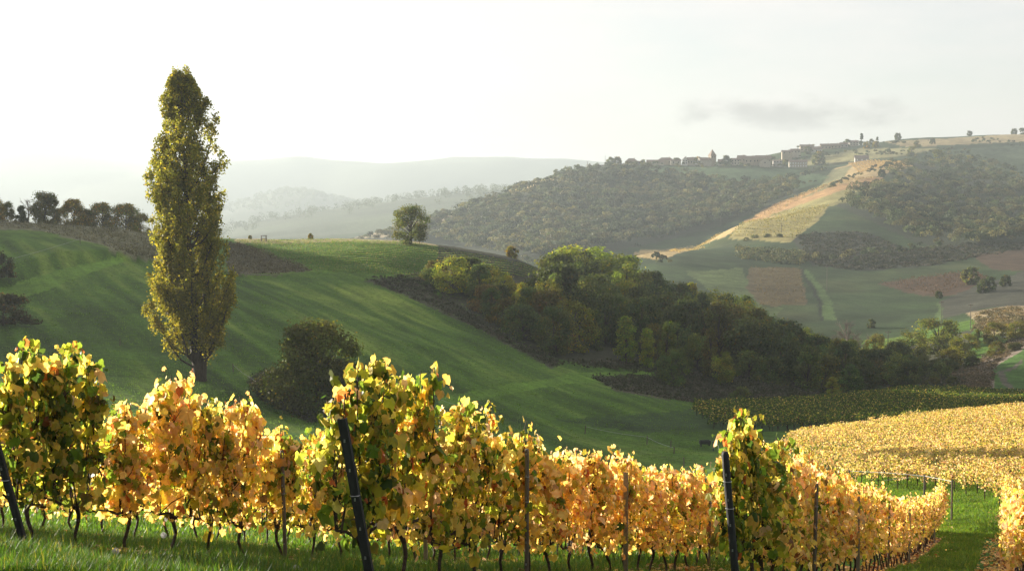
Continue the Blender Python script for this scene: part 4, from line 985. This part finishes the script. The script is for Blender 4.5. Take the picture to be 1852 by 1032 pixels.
put_tree('conifer_tree', CONIF, on_ground(1556,1712), 1.05, "tall dark conifer on the skyline of the upper houses", 'tree'); put_tree('conifer_tree', CONIF, on_ground(1584,1712), (.8,.8,.62), "thin conifer right of the tall dark conifer", 'tree', tint=(2,1.6,1.2))

# ------------------------------------------------------------------ far woods: one mass each
def far_wood(name, px, py, y0, y1, h, per, leaf, seed, cols):
    rs = np.random.default_rng(seed); P, ok = ground_many(px,py,y0,y1); P = P[ok]; n = len(P)
    H = rs.uniform(.65,1.25,n)*h; Wd = H*rs.uniform(.7,1.05,n)
    i = np.repeat(np.arange(n),per); N_ = len(i)
    # several lobes to a crown
    lob = rs.normal(size=(n,6,3)); lob /= np.linalg.norm(lob,axis=2)[...,None]; lob[:,:,2] = np.abs(lob[:,:,2])*.8-.1
    l = rs.integers(0,6,N_); d = rs.normal(size=(N_,3)); d /= np.linalg.norm(d,axis=1)[:,None]; d[:,2] = np.where(d[:,2]<-.3,-d[:,2],d[:,2])
    c = lob[i,l]*.55+d*.42
    c = P[i]+np.stack([c[:,0]*Wd[i]*.55, c[:,1]*Wd[i]*.55, H[i]*(.52+.48*c[:,2])],1)
    base = np.array(cols)[rs.integers(0,len(cols),n)]*(1+.28*np.clip(rs.normal(size=(n,1)),-1.8,2.2))
    cc = np.clip(base[i]*(1+.2*rs.normal(size=(N_,1))),.01,.6)
    m = MB(); m.quads(c, d+.5*rs.normal(size=(N_,3)), leaf*rs.uniform(.6,1.4,N_)*H[i]/h, cc, rs=rs)
    print(name, n); return tag(m.obj(name, M_FARLEAF), kind='stuff')
def sample_poly(poly, n, rs):
    p = np.array(poly,float); a = p.min(0); b = p.max(0); q = a+(b-a)*rs.random((n*4,2)); return q[inside(q[:,0],q[:,1],poly)][:n]
FC = [(0.085,0.112,0.05),(0.072,0.102,0.046),(0.105,0.125,0.055),(0.13,0.128,0.06),(0.06,0.086,0.045),(0.17,0.165,0.068)]
rf = np.random.default_rng(55)
q = sample_poly(FOREST[0],2500,rf); far_wood('far_forest', q[:,0], q[:,1], 700, 1900, 9.5, 110, 1.05, 8, FC)
q = sample_poly(FOREST[1],1300,rf); far_wood('far_forest', q[:,0], q[:,1], 600, 1700, 8.5, 110, .9, 9, FC)
def line_pts(pts, n, rs, jx=3, jy=2):
    p = np.array(pts,float); s = np.r_[0,np.cumsum(np.hypot(*np.diff(p,axis=0).T))]; t = rs.random(n)*s[-1]
    return np.interp(t,s,p[:,0])+rs.normal(size=n)*jx, np.interp(t,s,p[:,1])+rs.normal(size=n)*jy
hx,hy = [],[]
for pts,n in (([(640,372),(700,362),(760,358),(800,353),(868,348)],110),([(790,392),(850,362),(930,336),(990,316),(1005,304)],90),([(1150,452),(1200,434),(1300,401),(1350,392),(1400,368),(1480,326)],40),
              ([(1440,292),(1500,285),(1560,282),(1620,283)],30),([(1500,345),(1540,325),(1620,300)],30),([(1440,270),(1530,262),(1640,262)],40),([(1560,285),(1600,280),(1660,288),(1740,285)],40),
              ([(1750,258),(1800,258),(1852,268)],26),([(1680,280),(1740,278),(1800,300),(1852,320)],60),([(1400,340),(1450,322),(1500,306)],40),([(1455,480),(1540,470),(1640,462),(1700,452)],26),([(1100,300),(1200,303),(1300,305),(1420,305)],34),
              ([(1240,482),(1200,480),(1180,478)],5),([(700,424),(790,396),(870,366)],46),([(930,478),(960,482),(1000,476)],18)):
    a,b = line_pts(pts,n,rf); hx.append(a); hy.append(b)
far_wood('far_hedgerows', np.concatenate(hx), np.concatenate(hy), 560, 3100, 5.0, 90, .85, 10, FC)
def ridge_trees(name, pxr, Y, n, h, leaf, seed):
    rs = np.random.default_rng(seed); px = rs.uniform(*pxr,n); Yv = Y*(1+.06*rs.normal(size=n)); x = (px-CX)/F*Yv
    z = height(x,Yv); H = h*rs.uniform(.6,1.3,n); per = 60; i = np.repeat(np.arange(n),per); N_ = len(i)
    d = rs.normal(size=(N_,3)); d /= np.linalg.norm(d,axis=1)[:,None]
    c = np.stack([x[i]+d[:,0]*H[i]*.45, Yv[i]+d[:,1]*H[i]*.45, z[i]+H[i]*(.5+.5*d[:,2])],1)
    m = MB(); m.quads(c, d+.4*rs.normal(size=(N_,3)), leaf*rs.uniform(.6,1.3,N_), np.tile(np.array(FC[0]),(N_,1)), rs=rs); tag(m.obj(name,M_FARLEAF),kind='stuff')
ridge_trees('far_forest',(380,1000),2870,330,13,2.0,12); ridge_trees('far_forest',(380,700),4750,300,16,4.0,13)

# ------------------------------------------------------------------ rough cover: brambles, dry tall grass
def rough_cover(name, poly, y0, y1, n, h, leaf, cols, seed, per=14, flat=.6, mat=None):
    rs = np.random.default_rng(seed); q = sample_poly(poly,n,rs); P,ok = ground_many(q[:,0],q[:,1],y0,y1); P = P[ok]; n = len(P); i = np.repeat(np.arange(n),per); N_ = len(i)
    H = h*rs.uniform(.4,1.4,n)*(1+.8*vnoise(P[:,0]/5,P[:,1]/5)); d = rs.normal(size=(N_,3)); d /= np.linalg.norm(d,axis=1)[:,None]
    c = P[i]+np.stack([d[:,0]*H[i],d[:,1]*H[i],np.abs(d[:,2])*H[i]*flat],1)*rs.uniform(.5,1,(N_,1))
    cc = np.array(cols)[rs.integers(0,len(cols),n)][i]*(1+.22*rs.normal(size=(N_,1)))
    m = MB(); m.quads(c, d+.5*rs.normal(size=(N_,3)), leaf*rs.uniform(.6,1.4,N_), np.clip(cc,.01,.6), rs=rs); return tag(m.obj(name, mat or M_FARLEAF), kind='stuff')
BR = [(0.05,0.058,0.03),(0.065,0.066,0.042),(0.042,0.052,0.024),(0.085,0.08,0.058)]
rough_cover('undergrowth', ZONES[7][1], 150, 260, 1100, .9, .30, BR, 61)
rough_cover('undergrowth', ZONES[2][1], 200, 300, 900, .8, .28, BR, 62)
rough_cover('undergrowth', [(1010,660),(1150,655),(1300,680),(1450,690),(1600,690),(1740,680),(1740,705),(1450,722),(1350,705),(1200,680)], 200, 300, 700, 1.6, .4, BR, 63)
rough_cover('undergrowth', [(1690,690),(1790,640),(1852,598),(1852,625),(1800,660),(1790,705),(1720,706)], 235, 420, 900, .8, .3, [(0.17,.14,.10),(.13,.11,.07),(.20,.15,.09),(.10,.09,.05)], 64)
rough_cover('undergrowth', [(450,690),(480,672),(520,690),(560,740),(600,770),(560,768),(500,735)], 100, 180, 260, .6, .2, BR, 65)
rough_cover('dry_grass', ZONES[0][1], 200, 400, 1500, .5, .22, [(.19,.185,.10),(.14,.14,.078),(.25,.235,.145)], 66, per=9, flat=1.3)
rough_cover('dry_grass', ZONES[1][1], 225, 400, 900, .5, .22, [(.15,.138,.082),(.11,.105,.062),(.20,.18,.11)], 67, per=9, flat=1.3)
rough_cover('undergrowth', [(1440,425),(1560,420),(1640,452),(1760,440),(1852,440),(1852,450),(1700,480),(1560,490),(1470,480)], 500, 1000, 1600, 1.5, .7, BR, 68)
rough_cover('undergrowth', [(1330,448),(1440,455),(1480,470),(1440,480),(1340,470)], 500, 1000, 420, 2.6, .9, FC, 69)
rough_cover('undergrowth', [(1770,560),(1852,540),(1852,600),(1760,600)], 310, 450, 400, 1.4, .5, [(0.16,.14,.07),(.20,.15,.07),(.12,.11,.06)], 70)
# meadow tufts, so that the slope carries real blades against the light
def tufts(name, poly, y0, y1, n, h, seed, cols):
    rs = np.random.default_rng(seed); q = sample_poly(poly,n,rs); P,ok = ground_many(q[:,0],q[:,1],y0,y1); P = P[ok]; n = len(P); per = 5; i = np.repeat(np.arange(n),per); N_ = len(i)
    b = P[i]+np.stack([rs.normal(size=N_)*.25,rs.normal(size=N_)*.25,0*i],1); a = rs.random(N_)*6.28; w = .05*P[i,1]/150; hh = h*rs.uniform(.5,1.3,N_)
    s = np.stack([np.cos(a),np.sin(a),0*a],1)*w[:,None]; t = b+np.stack([rs.normal(size=N_)*.3*h,rs.normal(size=N_)*.3*h,hh],1)
    V = np.stack([b-s-np.array((0,0,.05)),b+s-np.array((0,0,.05)),t],1).reshape(-1,3); k = np.arange(N_)[:,None]*3
    cc = np.array(cols)[rs.integers(0,len(cols),N_)]*(1+.2*rs.normal(size=(N_,1)))
    m = MB(); m.add(V,[k+np.array([[0,1,2]])],np.repeat(np.clip(cc,.01,.6),3,axis=0)); return tag(m.obj(name,M_GRASS),kind='stuff')
GC = [(.055,.115,.02),(.068,.13,.022),(.08,.13,.028),(.05,.10,.02)]
tufts('meadow_grass', [(0,440),(240,470),(430,500),(560,492),(780,500),(1000,655),(1250,700),(1280,840),(700,850),(0,720)], 100, 330, 15000, .09, 71, [tuple(1.5*v for v in g) for g in GC])
tufts('meadow_grass', [(430,434),(600,431),(743,438),(950,478),(1000,500),(780,500),(560,490),(430,440)], 260, 380, 9000, .12, 72, [tuple(1.4*v for v in g) for g in GC]+[(.22,.19,.09)])
# ------------------------------------------------------------------ village
M_ROOF = rough_material('clay_tile_roof', (0.21,0.155,0.12), scale=1.5, var=.3, bump=.4)
M_WALLS = {'cream': rough_material('cream_render',(0.42,0.38,0.31),scale=.8,var=.15), 'white': rough_material('white_render',(0.6,0.59,0.56),scale=.8,var=.12),
           'stone': rough_material('ochre_stone',(0.36,0.30,0.22),scale=1.2,var=.25), 'grey': rough_material('grey_stone',(0.33,0.31,0.29),scale=1.2,var=.2)}
M_GLASS = rough_material('window_dark',(0.035,0.04,0.045),scale=2,var=.2,rough=.2,spec=.5)
M_SHUTTER = rough_material('pale_shutter',(0.72,0.74,0.76),scale=2,var=.1)
def house(px0, px1, py_base, py_eave, py_top, Y, wall, label, nwin=4, rows=1, hip=False, gable_front=False, roofcol=None, name='house', winmat=None, depth=9.0):
    mpp = Y/F; w = (px1-px0)*mpp; pxm = (px0+px1)/2; q = pix(pxm,py_base,Y); eh = (py_base-py_eave)*mpp; th = (py_eave-py_top)*mpp
    g = hz(q.x,q.y); base_z = min(q.z, g)-0.6; drop = q.z-base_z
    e = empty(name, (q.x,q.y,q.z), -math.atan2(q.x,q.y)*.5, label, 'house', 'houses of the hilltop village')
    m = MB(); hw,hd = w/2, depth/2
    P = [(-hw,-hd),(hw,-hd),(hw,hd),(-hw,hd)]
    V = [(x,y,-drop) for x,y in P]+[(x,y,eh) for x,y in P]
    fs = [np.array([[0,1,5,4],[1,2,6,5],[2,3,7,6],[3,0,4,7]])]
    if gable_front: V += [(0,-hd,eh+th*.97),(0,hd,eh+th*.97)]; fs.append(np.array([[4,5,8],[6,7,9]]))
    elif not hip: V += [(-hw,0,eh+th*.97),(hw,0,eh+th*.97)]; fs.append(np.array([[5,6,9],[7,4,8]]))
    m.add(V, fs); m.obj('wall', M_WALLS[wall], e)
    o = .45; r = MB(); t = .22
    if gable_front:
        for sg in (-1,1):
            a = [(0,-hd-o,eh+th),(0,hd+o,eh+th),(sg*(hw+o),hd+o,eh-.12),(sg*(hw+o),-hd-o,eh-.12)]
            b = [(x,y,z-t) for x,y,z in a]; r.add(a+b, np.array([[0,1,2,3],[7,6,5,4],[0,3,7,4],[2,1,5,6],[3,2,6,7]]))
    else:
        rx = hw+o if not hip else max(hw-hd*.8, .3)
        for sg in (-1,1):
            a = [(-rx,0,eh+th),(rx,0,eh+th),(hw+o,sg*(hd+o),eh-.12),(-hw-o,sg*(hd+o),eh-.12)]
            b = [(x,y,z-t) for x,y,z in a]; r.add(a+b, np.array([[0,1,2,3],[7,6,5,4],[0,3,7,4],[2,1,5,6],[3,2,6,7]]))
        if hip:
            for sg in (-1,1):
                a = [(sg*rx,0,eh+th),(sg*(hw+o),-hd-o,eh-.12),(sg*(hw+o),hd+o,eh-.12)]
                r.add(a+[(x,y,z-t) for x,y,z in a], np.array([[0,1,2],[5,4,3],[1,2,5],[4,1,5]]))
    ro = r.obj('roof', M_ROOF, e)
    c = MB(); c.box((hw*.45, 0.6, eh+th*.75+.6),(.8,.7,1.8)); c.obj('chimney', M_WALLS['stone'], ro)
    for rr_ in range(rows):
        for k in range(nwin):
            x = -hw+w*(k+.5)/nwin; z = eh*(.5 if rows==1 else (.25+.5*rr_)); wm = MB()
            ws = min(1.1, w/nwin*.45); hs = min(1.5, eh/rows*.5); wm.box((x,-hd-.02,z),(ws,.10,hs)); wo = wm.obj('window', winmat or M_GLASS, e)
    return e
H = [
 (1131,1153,297,292,286.5,1492,'stone','low hipped house at the left end of the village beside two trees',3,1,True,False),
 (1153,1163,297,293,291,1494,'grey','low annex right of the hipped house at the village\'s left end',2,1,False,False),
 (1170,1200,297,294,289,1490,'cream','long low house with a wide clay roof, left of the barn in the village',4,1,False,False),
 (1190,1218,296,290,285,1506,'stone','large barn with a broad sloping roof behind the long low house',2,1,True,False),
 (1213,1231,297,291,288,1494,'cream','small cream house right of the barn',2,1,False,False),
 (1234,1243,297,289.5,284,1490,'white','white house with its gable to the valley',2,2,False,True),
 (1243,1257,297,290,284.5,1494,'cream','brown roofed house joined to the right of the white gabled one',3,1,False,False),
 (1299,1309,298,293,288,1486,'cream','small house beside the church tower\'s right side',2,1,False,False),
 (1322,1337,298,289,286,1486,'cream','pale two storey house right of the large dark tree by the church',3,2,False,False),
 (1334,1348,293,287,281,1500,'stone','taller stone house behind the pale two storey house',2,1,False,False),
 (1346,1368,296,287,282,1496,'stone','wide stone house in the middle of the village',3,1,False,False),
 (1366,1394,296,286,281,1498,'stone','large stone farmhouse with long roof, left of the skyline\'s pointed tree',4,1,False,False),
 (1374,1392,297,292,286.5,1484,'cream','barn with an arched pale front below the stone farmhouse',1,1,False,True),
 (1398,1414,295,291,289,1510,'grey','low grey house right of the skyline\'s pointed tree',3,1,False,False),
 (1427,1459,303,293,289,1530,'cream','long pale house with white shutters standing apart below the village',7,2,False,False),
 (1414,1432,278,275,271.5,1600,'stone','house stepping up the hill, left of the upper row',2,1,False,False),
 (1430,1447,277,272.5,269,1610,'cream','house stepping up the hill, nearer the upper row',3,1,False,False),
 (1447,1470,273,265,261.5,1640,'stone','big house at the left end of the upper row',4,2,False,False),
 (1466,1486,277,270,265,1630,'white','pale house in front of the upper row',3,1,False,False),
 (1484,1503,270,264,260,1660,'stone','house in the upper row right of the big end house',3,1,False,False),
 (1502,1520,269,263,259.5,1670,'stone','low house in the middle of the upper row',3,1,False,False),
 (1519,1533,267,261,257.5,1680,'grey','house in the upper row before the golden one',2,1,False,False),
 (1536,1552,264,257.5,254,1700,'cream','golden house at the right end of the upper row beside the conifer',3,2,False,False),
 (1546,1570,293,286,281,1500,'grey','grey house with white shutters on the slope below the conifer',3,1,False,False),
 (1750,1772,262,258.5,256,1800,'cream','pale ruin like house on the right hillside',3,1,False,False),
 (1782,1806,259,255.5,252,1820,'white','white walled house on the right hillside near the edge',4,1,False,False),
 (688,710,381,374,369,2800,'cream','pale hazy building on the distant ridge left of the lone tree',3,1,False,False),
 (752,776,378,372,368,2800,'cream','pale hazy building on the distant ridge above the lone tree',3,1,False,False),
]
for r in H: house(*r[:7], r[7], r[8], r[9], r[10], r[11], winmat=M_SHUTTER if ('shutters' in r[7]) else None)
def church():
    Y = 1490; q = pix(1288,299,Y); mpp = Y/F
    e = empty('church', q, .35, "village church with a square tower and pointed pyramid roof", 'church')
    w = 10.4*mpp; eh = (299-282)*mpp; th = 12*mpp; hw = w/2
    m = MB(); m.box((0,0,eh/2-2),(w,w,eh+4)); m.obj('tower', M_WALLS['stone'], e)
    m = MB(); m.box((0,0,eh-2.6),(w+.5,w+.5,.4)); m.obj('cornice', M_WALLS['cream'], e)
    o = hw+.45; m = MB(); V = [(-o,-o,eh),(o,-o,eh),(o,o,eh),(-o,o,eh),(0,0,eh+th)]; m.add(V,[np.array([[0,1,4],[1,2,4],[2,3,4],[3,0,4]]),np.array([[3,2,1,0]])]); ro = m.obj('roof', M_ROOF, e)
    m = MB(); m.tube([(0,0,eh+th-.2),(0,0,eh+th+1.8)],.07,5); m.box((0,0,eh+th+1.2),(.9,.1,.1)); m.obj('cross', M_STEEL, ro)
    for sx,sy in ((0,-1),(1,0),(0,1),(-1,0)):
        for k in (-.22,.22):
            m = MB(); m.box((sx*(hw+.02)+(k*w if sy else 0), sy*(hw+.02)+(k*w if sx else 0), eh-1.4),(.75 if sy else .12,.75 if sx else .12,1.7)); m.obj('belfry_opening', M_GLASS, e)
    # nave
    nx = -9.5; m = MB(); L_,W_ = 13.0,8.0; ne = 5.0
    P = [(-L_/2,-W_/2),(L_/2,-W_/2),(L_/2,W_/2),(-L_/2,W_/2)]; V = [(nx+x,y,-3) for x,y in P]+[(nx+x,y,ne) for x,y in P]+[(nx-L_/2,0,ne+3),(nx+L_/2,0,ne+3)]
    m.add(V,[np.array([[0,1,5,4],[1,2,6,5],[2,3,7,6],[3,0,4,7]]),np.array([[5,6,9],[7,4,8]])]); m.obj('nave', M_WALLS['cream'], e)
    m = MB()
    for sg in (-1,1):
        a = [(nx-L_/2-.3,0,ne+3.15),(nx+L_/2,0,ne+3.15),(nx+L_/2,sg*(W_/2+.4),ne-.1),(nx-L_/2-.3,sg*(W_/2+.4),ne-.1)]; m.add(a+[(x,y,z-.2) for x,y,z in a], np.array([[0,1,2,3],[7,6,5,4],[0,3,7,4],[2,1,5,6],[3,2,6,7]]))
    m.obj('nave_roof', M_ROOF, e)
church()
# retaining wall on the ridge left of the village
a = pix(1062,301,1480); b = pix(1132,298,1490); m = MB(); d = b-a; n_ = 14
for k in range(n_):
    p = a+d*(k+.5)/n_; g = hz(p.x,p.y); m.box((p.x,p.y,max(g,p.z)-.2),(d.length/n_*1.0,.5,2.4),math.atan2(d.y,d.x))
tag(m.obj('boundary_wall', M_WALLS['grey']),"low grey boundary wall along the ridge at the village's left end",'wall')

# ------------------------------------------------------------------ poles, fences and small things
def pole(px, py0, py1, Y, label, lattice=False, name='utility_pole', arm=True):
    q = on_ground(px,Y); top = at(px,py1,Y)[2]; h = max(top-q.z,3)
    e = empty(name, q, .4, label, 'pole', 'utility poles in the valley' if not lattice else None)
    r = Y/F*.5
    r = min(max(r,.10),.35); m = MB()
    if lattice:
        for sx,sy in ((-1,-1),(1,-1),(0,1)): m.tube([(sx*.7,sy*.7,-.5),(sx*.12,sy*.12,h)],.10,4)
        for k in np.arange(1,h,1.6):
            s_ = .7-.58*k/h; m.tube([(-s_,-s_,k),(s_,-s_,k+.8)],.06,3); m.tube([(s_,-s_,k),(0,s_,k+.8)],.06,3); m.tube([(0,s_,k),(-s_,-s_,k+.8)],.06,3)
    else: m.tube([(0,0,-.4),(0,0,h*.5),(0,0,h)],[r,r*.85,r*.7],8)
    m.obj('shaft', M_STEEL if lattice else M_WOODPOST, e)
    if arm and not lattice:
        m = MB(); m.box((0,0,h-.5),(1.6,.14,.14))
        for x in (-.7,0,.7): m.tube([(x,0,h-.45),(x,0,h-.2)],.06,5)
        m.obj('crossarm', M_WOODPOST, e)
for a_ in ((1413,438,404,790,"utility pole at the foot of the striped vineyard"),(1704,573,543,420,"utility pole beside the field path, left of the two on the bank"),(1757,575,548,400,"utility pole on the dry bank above the large pale tree"),
           (1608,613,597,330,"short pole at the lower edge of the green field behind the wood"),(1496,500,480,560,"thin pole in the green valley field"),(1303,400,389,1100,"pole beside the hedge left of the orange vineyard"),
           (1676,268,252,1690,"tall thin pole in the upper fields"),(1062,303,292,1480,"thin pole at the end of the ridge wall")): pole(*a_)
pole(1094,300,281,1485,"lattice mast on the ridge left of the village", True, 'lattice_mast')
def fence_post(px, py, h_px, label, y0=100, y1=380):
    g = ground_at(px,py,y0,y1); h = h_px*g.y/F; e = MB(); r = .055
    e.tube([(0,0,-.3),(0,0,h*.9),(0,0,h)],[r,r,r*.8],7); o = e.obj('fence_post', M_WOODPOST); o.location = g; o.rotation_euler = (rng.normal()*.05,rng.normal()*.05,0)
    return tag(o,label,'fence post','meadow fence posts'), g+Vector((0,0,h*.85))
tops = []
for px,py,h,lab in ((217,625,14,"fence post in the meadow left of the poplar"),(422,672,15,"fence post just right of the poplar's foot"),(455,694,13,"fence post at the left of the rounded bush"),(512,742,15,"fence post below the rounded bush"),
    (785,728,13,"fence post on the meadow above the middle row, left of a pair"),(844,748,14,"fence post on the meadow above the middle row, right of a pair"),(1058,784,16,"fence post alone on the lower meadow"),(1170,803,16,"fence post on the lower meadow left of the trough"),
    (1213,808,12,"fence post of the pen left of the trough, back one"),(1219,820,13,"fence post of the pen left of the trough, front one"),(1237,843,17,"dark fence post nearest the right row on the lower meadow"),(145,442,12,"fence post on the upper left pasture"),(190,446,10,"second fence post on the upper left pasture")):
    tops.append(fence_post(px,py,h,lab)[1])
def wire(name, pts, label, r=.012):
    p0 = pts[0]; m = MB(); out_ = []
    for a,b in zip(pts[:-1],pts[1:]):
        for t in np.linspace(0,1,6)[:-1]: p = a.lerp(b,t); p = p-Vector((0,0,.12*math.sin(math.pi*t))); out_.append((p-p0)[:])
    out_.append((pts[-1]-p0)[:]); m.tube(out_, r, 4, cap=False); o = m.obj(name, M_STEEL); o.location = p0; tag(o,label,'fence wire','meadow fence wires')
wire('fence_wire',[tops[1],tops[2],tops[3]],"thin wire from the poplar's foot past the rounded bush")
wire('fence_wire',[tops[6],tops[7],tops[9]],"thin wire between the posts of the lower meadow")
wire('fence_wire',[tops[4],tops[5]],"thin wire between the pair of posts above the middle row")
wire('fence_wire',[ground_at(5,480,200,330)+Vector((0,0,.5)),tops[11],tops[12],ground_at(205,455,220,330)+Vector((0,0,.5))],"pale wire across the upper left pasture")
wire('fence_wire',[ground_at(10,406,220,330)+Vector((0,0,.7)),ground_at(60,418,220,330)+Vector((0,0,.7)),ground_at(110,428,220,330)+Vector((0,0,.7))],"pale wire along the dry grass slope at upper left")
# water trough
M_DARKMETAL = rough_material('dark_metal',(0.03,0.034,0.036),scale=8,var=.4,rough=.5)
g = ground_at(1275,806,100,200); e = empty('water_trough', g, .1, "dark water trough on legs on the lower meadow beside the right row's top leaves", 'trough')
m = MB()
for c_,d_ in (((0,0,.22),(1.0,.5,.04)),((0,-.25,.38),(1.05,.04,.36)),((0,.25,.38),(1.05,.04,.36)),((-.51,0,.38),(.04,.46,.36)),((.51,0,.38),(.04,.46,.36))): m.box(c_,d_)
m.obj('basin', M_DARKMETAL, e)
for x in (-.4,.4):
    m = MB(); m.box((x,0,.06),(.06,.46,.28)); m.obj('leg', M_DARKMETAL, e)
g = ground_at(1290,815,100,200); e = empty('hose_post', g, 0, "green post with a bent hose hoop right of the water trough", 'post')
m = MB(); m.box((0,0,.4),(.12,.12,1.1)); m.box((.02,0,.75),(.26,.16,.34)); m.obj('shaft', rough_material('green_paint',(0.05,0.09,0.07),scale=10,var=.3), e)
a_ = np.linspace(-.6,3.6,12); m = MB(); m.tube(np.stack([.28+.22*np.cos(a_),0*a_,.32+.30*np.sin(a_)],1),.02,5); m.obj('hose', M_SHUTTER, e)
# wooden stand on the crest
g = ground_at(477,436,280,420); e = empty('wooden_stand', g, .3, "open wooden frame stand on the crest right of the poplar", 'stand'); hh = 10*g.y/F; ww = .55
for sx,sy in ((-1,-1),(1,-1),(1,1),(-1,1)):
    m = MB(); m.box((sx*ww,sy*ww,hh/2-.1),(.12,.12,hh+.2)); m.obj('leg', M_WOODPOST, e)
for z in (hh*.45, hh):
    m = MB(); m.box((0,-ww,z+.0),(1.35,.10,.14)); m.box((0,ww,z),(1.35,.10,.14)); m.box((-ww,0,z+.02),(.10,1.0,.12)); m.box((ww,0,z+.02),(.10,1.0,.12)); m.obj('rail', M_WOODPOST, e)
# wire ends at the head of the block across the lane
M_WHITEWIRE = rough_material('white_wire',(0.6,0.61,0.62),scale=10,var=.1)
pp = [pix(1536,851,73),pix(1600,854,71),pix(1672,860,69),pix(1722,870,64.2)]
pq = [pix(1598,868,67),pix(1672,860,69)]
for k,(pl_,lab) in enumerate(((pp,"white end wire along the head of the lit vineyard block"),(pq,"white stay wire branching from the end wire of the lit block"))):
    m = MB(); m.tube([(p-pl_[0])[:] for p in pl_], .008, 4, cap=False); o = m.obj('end_wire', M_WHITEWIRE); o.location = pl_[0]; tag(o,lab,'wire','white wires at the lit block')
for px,py,Y,lab in ((1536,851,73,"short end post at the left end of the white wire"),(1672,860,69,"short end post where the two white wires meet"),(1722,870,64.2,"short end post at the right end of the white wire")):
    p = pix(px,py,Y); b_ = Vector((p.x,p.y,hz(p.x,p.y))); m = MB(); m.tube([(0,0,-.3),(0,0,max(p.z-b_.z,.6)+.05)],[.05,.045],7); o = m.obj('end_post', M_WOODPOST); o.location = b_; tag(o,lab,'end post','short end posts of the lit block')
# the car on the bank road
def car():
    g = on_ground(1826,352); Y = g.y
    e = empty('parked_car', g+Vector((0,0,.05)), .15, "small blue grey car parked on the bank road under olive trees", 'car')
    paint = rough_material('blue_grey_paint',(0.07,0.10,0.14),scale=3,var=.1,rough=.3,spec=.5)
    prof = [(-2.0,.35),(-2.02,.75),(-1.75,.92),(-1.1,.98),(-.55,1.42),(.75,1.45),(1.55,1.0),(2.0,.88),(2.02,.35)]
    m = MB(); V = []; 
    for s_ in (-1,1):
        for y,z in prof: V.append((s_*(.84 if z<1.1 else .66),y,z))
    n = len(prof); fs = [np.array([[i,i+1,n+i+1,n+i] for i in range(n-1)]),np.array([[n-1,0,n,2*n-1]]),np.arange(n)[::-1],np.arange(n)+n]
    m.add(V,fs); m.obj('body', paint, e)
    for y,w_,ln in ((-.85,1.2,.55),(1.18,1.2,.6)):
        m = MB(); m.box((0,y,1.22),(w_,.06,.34)); m.obj('window', M_GLASS, e)
    for s_ in (-1,1):
        m = MB(); m.box((s_*.74,.1,1.2),(.05,1.3,.3)); m.obj('window', M_GLASS, e)
        for y in (-1.25,1.25):
            m = MB(); a_ = np.linspace(0,2*math.pi,15)[:-1]
            V = [(s_*.86+dx,y+.31*math.cos(a),.31+.31*math.sin(a)) for dx in (-.1,.1) for a in a_]; k = np.arange(14)
            m.add(V,[np.stack([k,(k+1)%14,14+(k+1)%14,14+k],1),k[::-1],k+14]); m.obj('wheel', M_DARKMETAL, e)
        m = MB(); m.box((s_*.6,-2.02,.72),(.3,.06,.14)); m.obj('headlight', M_SHUTTER, e)
car()
# striped far vineyards: rows of vines on the spur and plots
def far_rows(name, quad, y0, y1, nrows, cols, seed, h=1.3, leaf=.7, per_m=2.2):
    """quad: photo outline a-b (first row) to d-c (last row); rows run from the a-d side to the b-c side"""
    rs = np.random.default_rng(seed); A,B,C_,D = [ground_at(*p,y0,y1) for p in quad]; V = []
    for k in range(nrows):
        t = k/(nrows-1); p = A.lerp(D,t); q = B.lerp(C_,t); n = max(int((q-p).length*per_m),4); s = np.sort(rs.random(n)); V.append(np.stack([p.x+(q.x-p.x)*s, p.y+(q.y-p.y)*s],1))
    P = np.concatenate(V); z = height(P[:,0],P[:,1]); n = len(P); c = np.stack([P[:,0]+rs.normal(size=n)*.25,P[:,1]+rs.normal(size=n)*.25,z+h*rs.uniform(.2,1,n)],1)
    cc = np.array(cols)[rs.integers(0,len(cols),n)]*(1+.2*rs.normal(size=(n,1))); m = MB(); m.quads(c, rs.normal(size=(n,3)), leaf*rs.uniform(.7,1.3,n), np.clip(cc,.01,.7), rs=rs); tag(m.obj(name,M_FARLEAF),kind='stuff')
YO = [(.30,.27,.08),(.36,.30,.09),(.20,.21,.06)]; OR = [(.44,.32,.15),(.38,.27,.12),(.48,.37,.18)]; GO = [(.55,.43,.18),(.48,.36,.14)]
far_rows('far_vines',[(1318,428),(1440,432),(1500,373),(1400,388)],650,1150,22,YO,80)
far_rows('far_vines',[(1150,462),(1230,458),(1345,403),(1220,436)],600,1000,14,GO,81,leaf=.6)
far_rows('far_vines',[(1350,402),(1400,388),(1590,322),(1500,332)],650,1400,14,OR,82,leaf=.9)
far_rows('far_vines',[(1355,486),(1447,487),(1458,547),(1375,552)],420,760,16,[(.13,.10,.045),(.10,.08,.035)],83,leaf=.5)
far_rows('far_vines',[(1592,513),(1760,491),(1788,504),(1690,534)],420,760,12,[(.125,.08,.045),(.10,.065,.035)],84,leaf=.5)
far_rows('far_vines',[(1535,296),(1560,312),(1650,302),(1625,293)],900,1650,14,OR,85,leaf=1.0)
# ------------------------------------------------------------------ the air
def haze():
    m, N, L, out = nodes('haze_air'); v = N.new('ShaderNodeVolumePrincipled'); v.inputs['Color'].default_value = (0.51,0.585,0.635,1); v.inputs['Density'].default_value = HAZE_DENSITY; v.inputs['Anisotropy'].default_value = HAZE_G
    L.new(v.outputs[0], out.inputs['Volume'])
    b = MB(); b.box((0,3200,63),(21000,9600,506)); tag(b.obj('haze', m), kind='stuff')
haze()
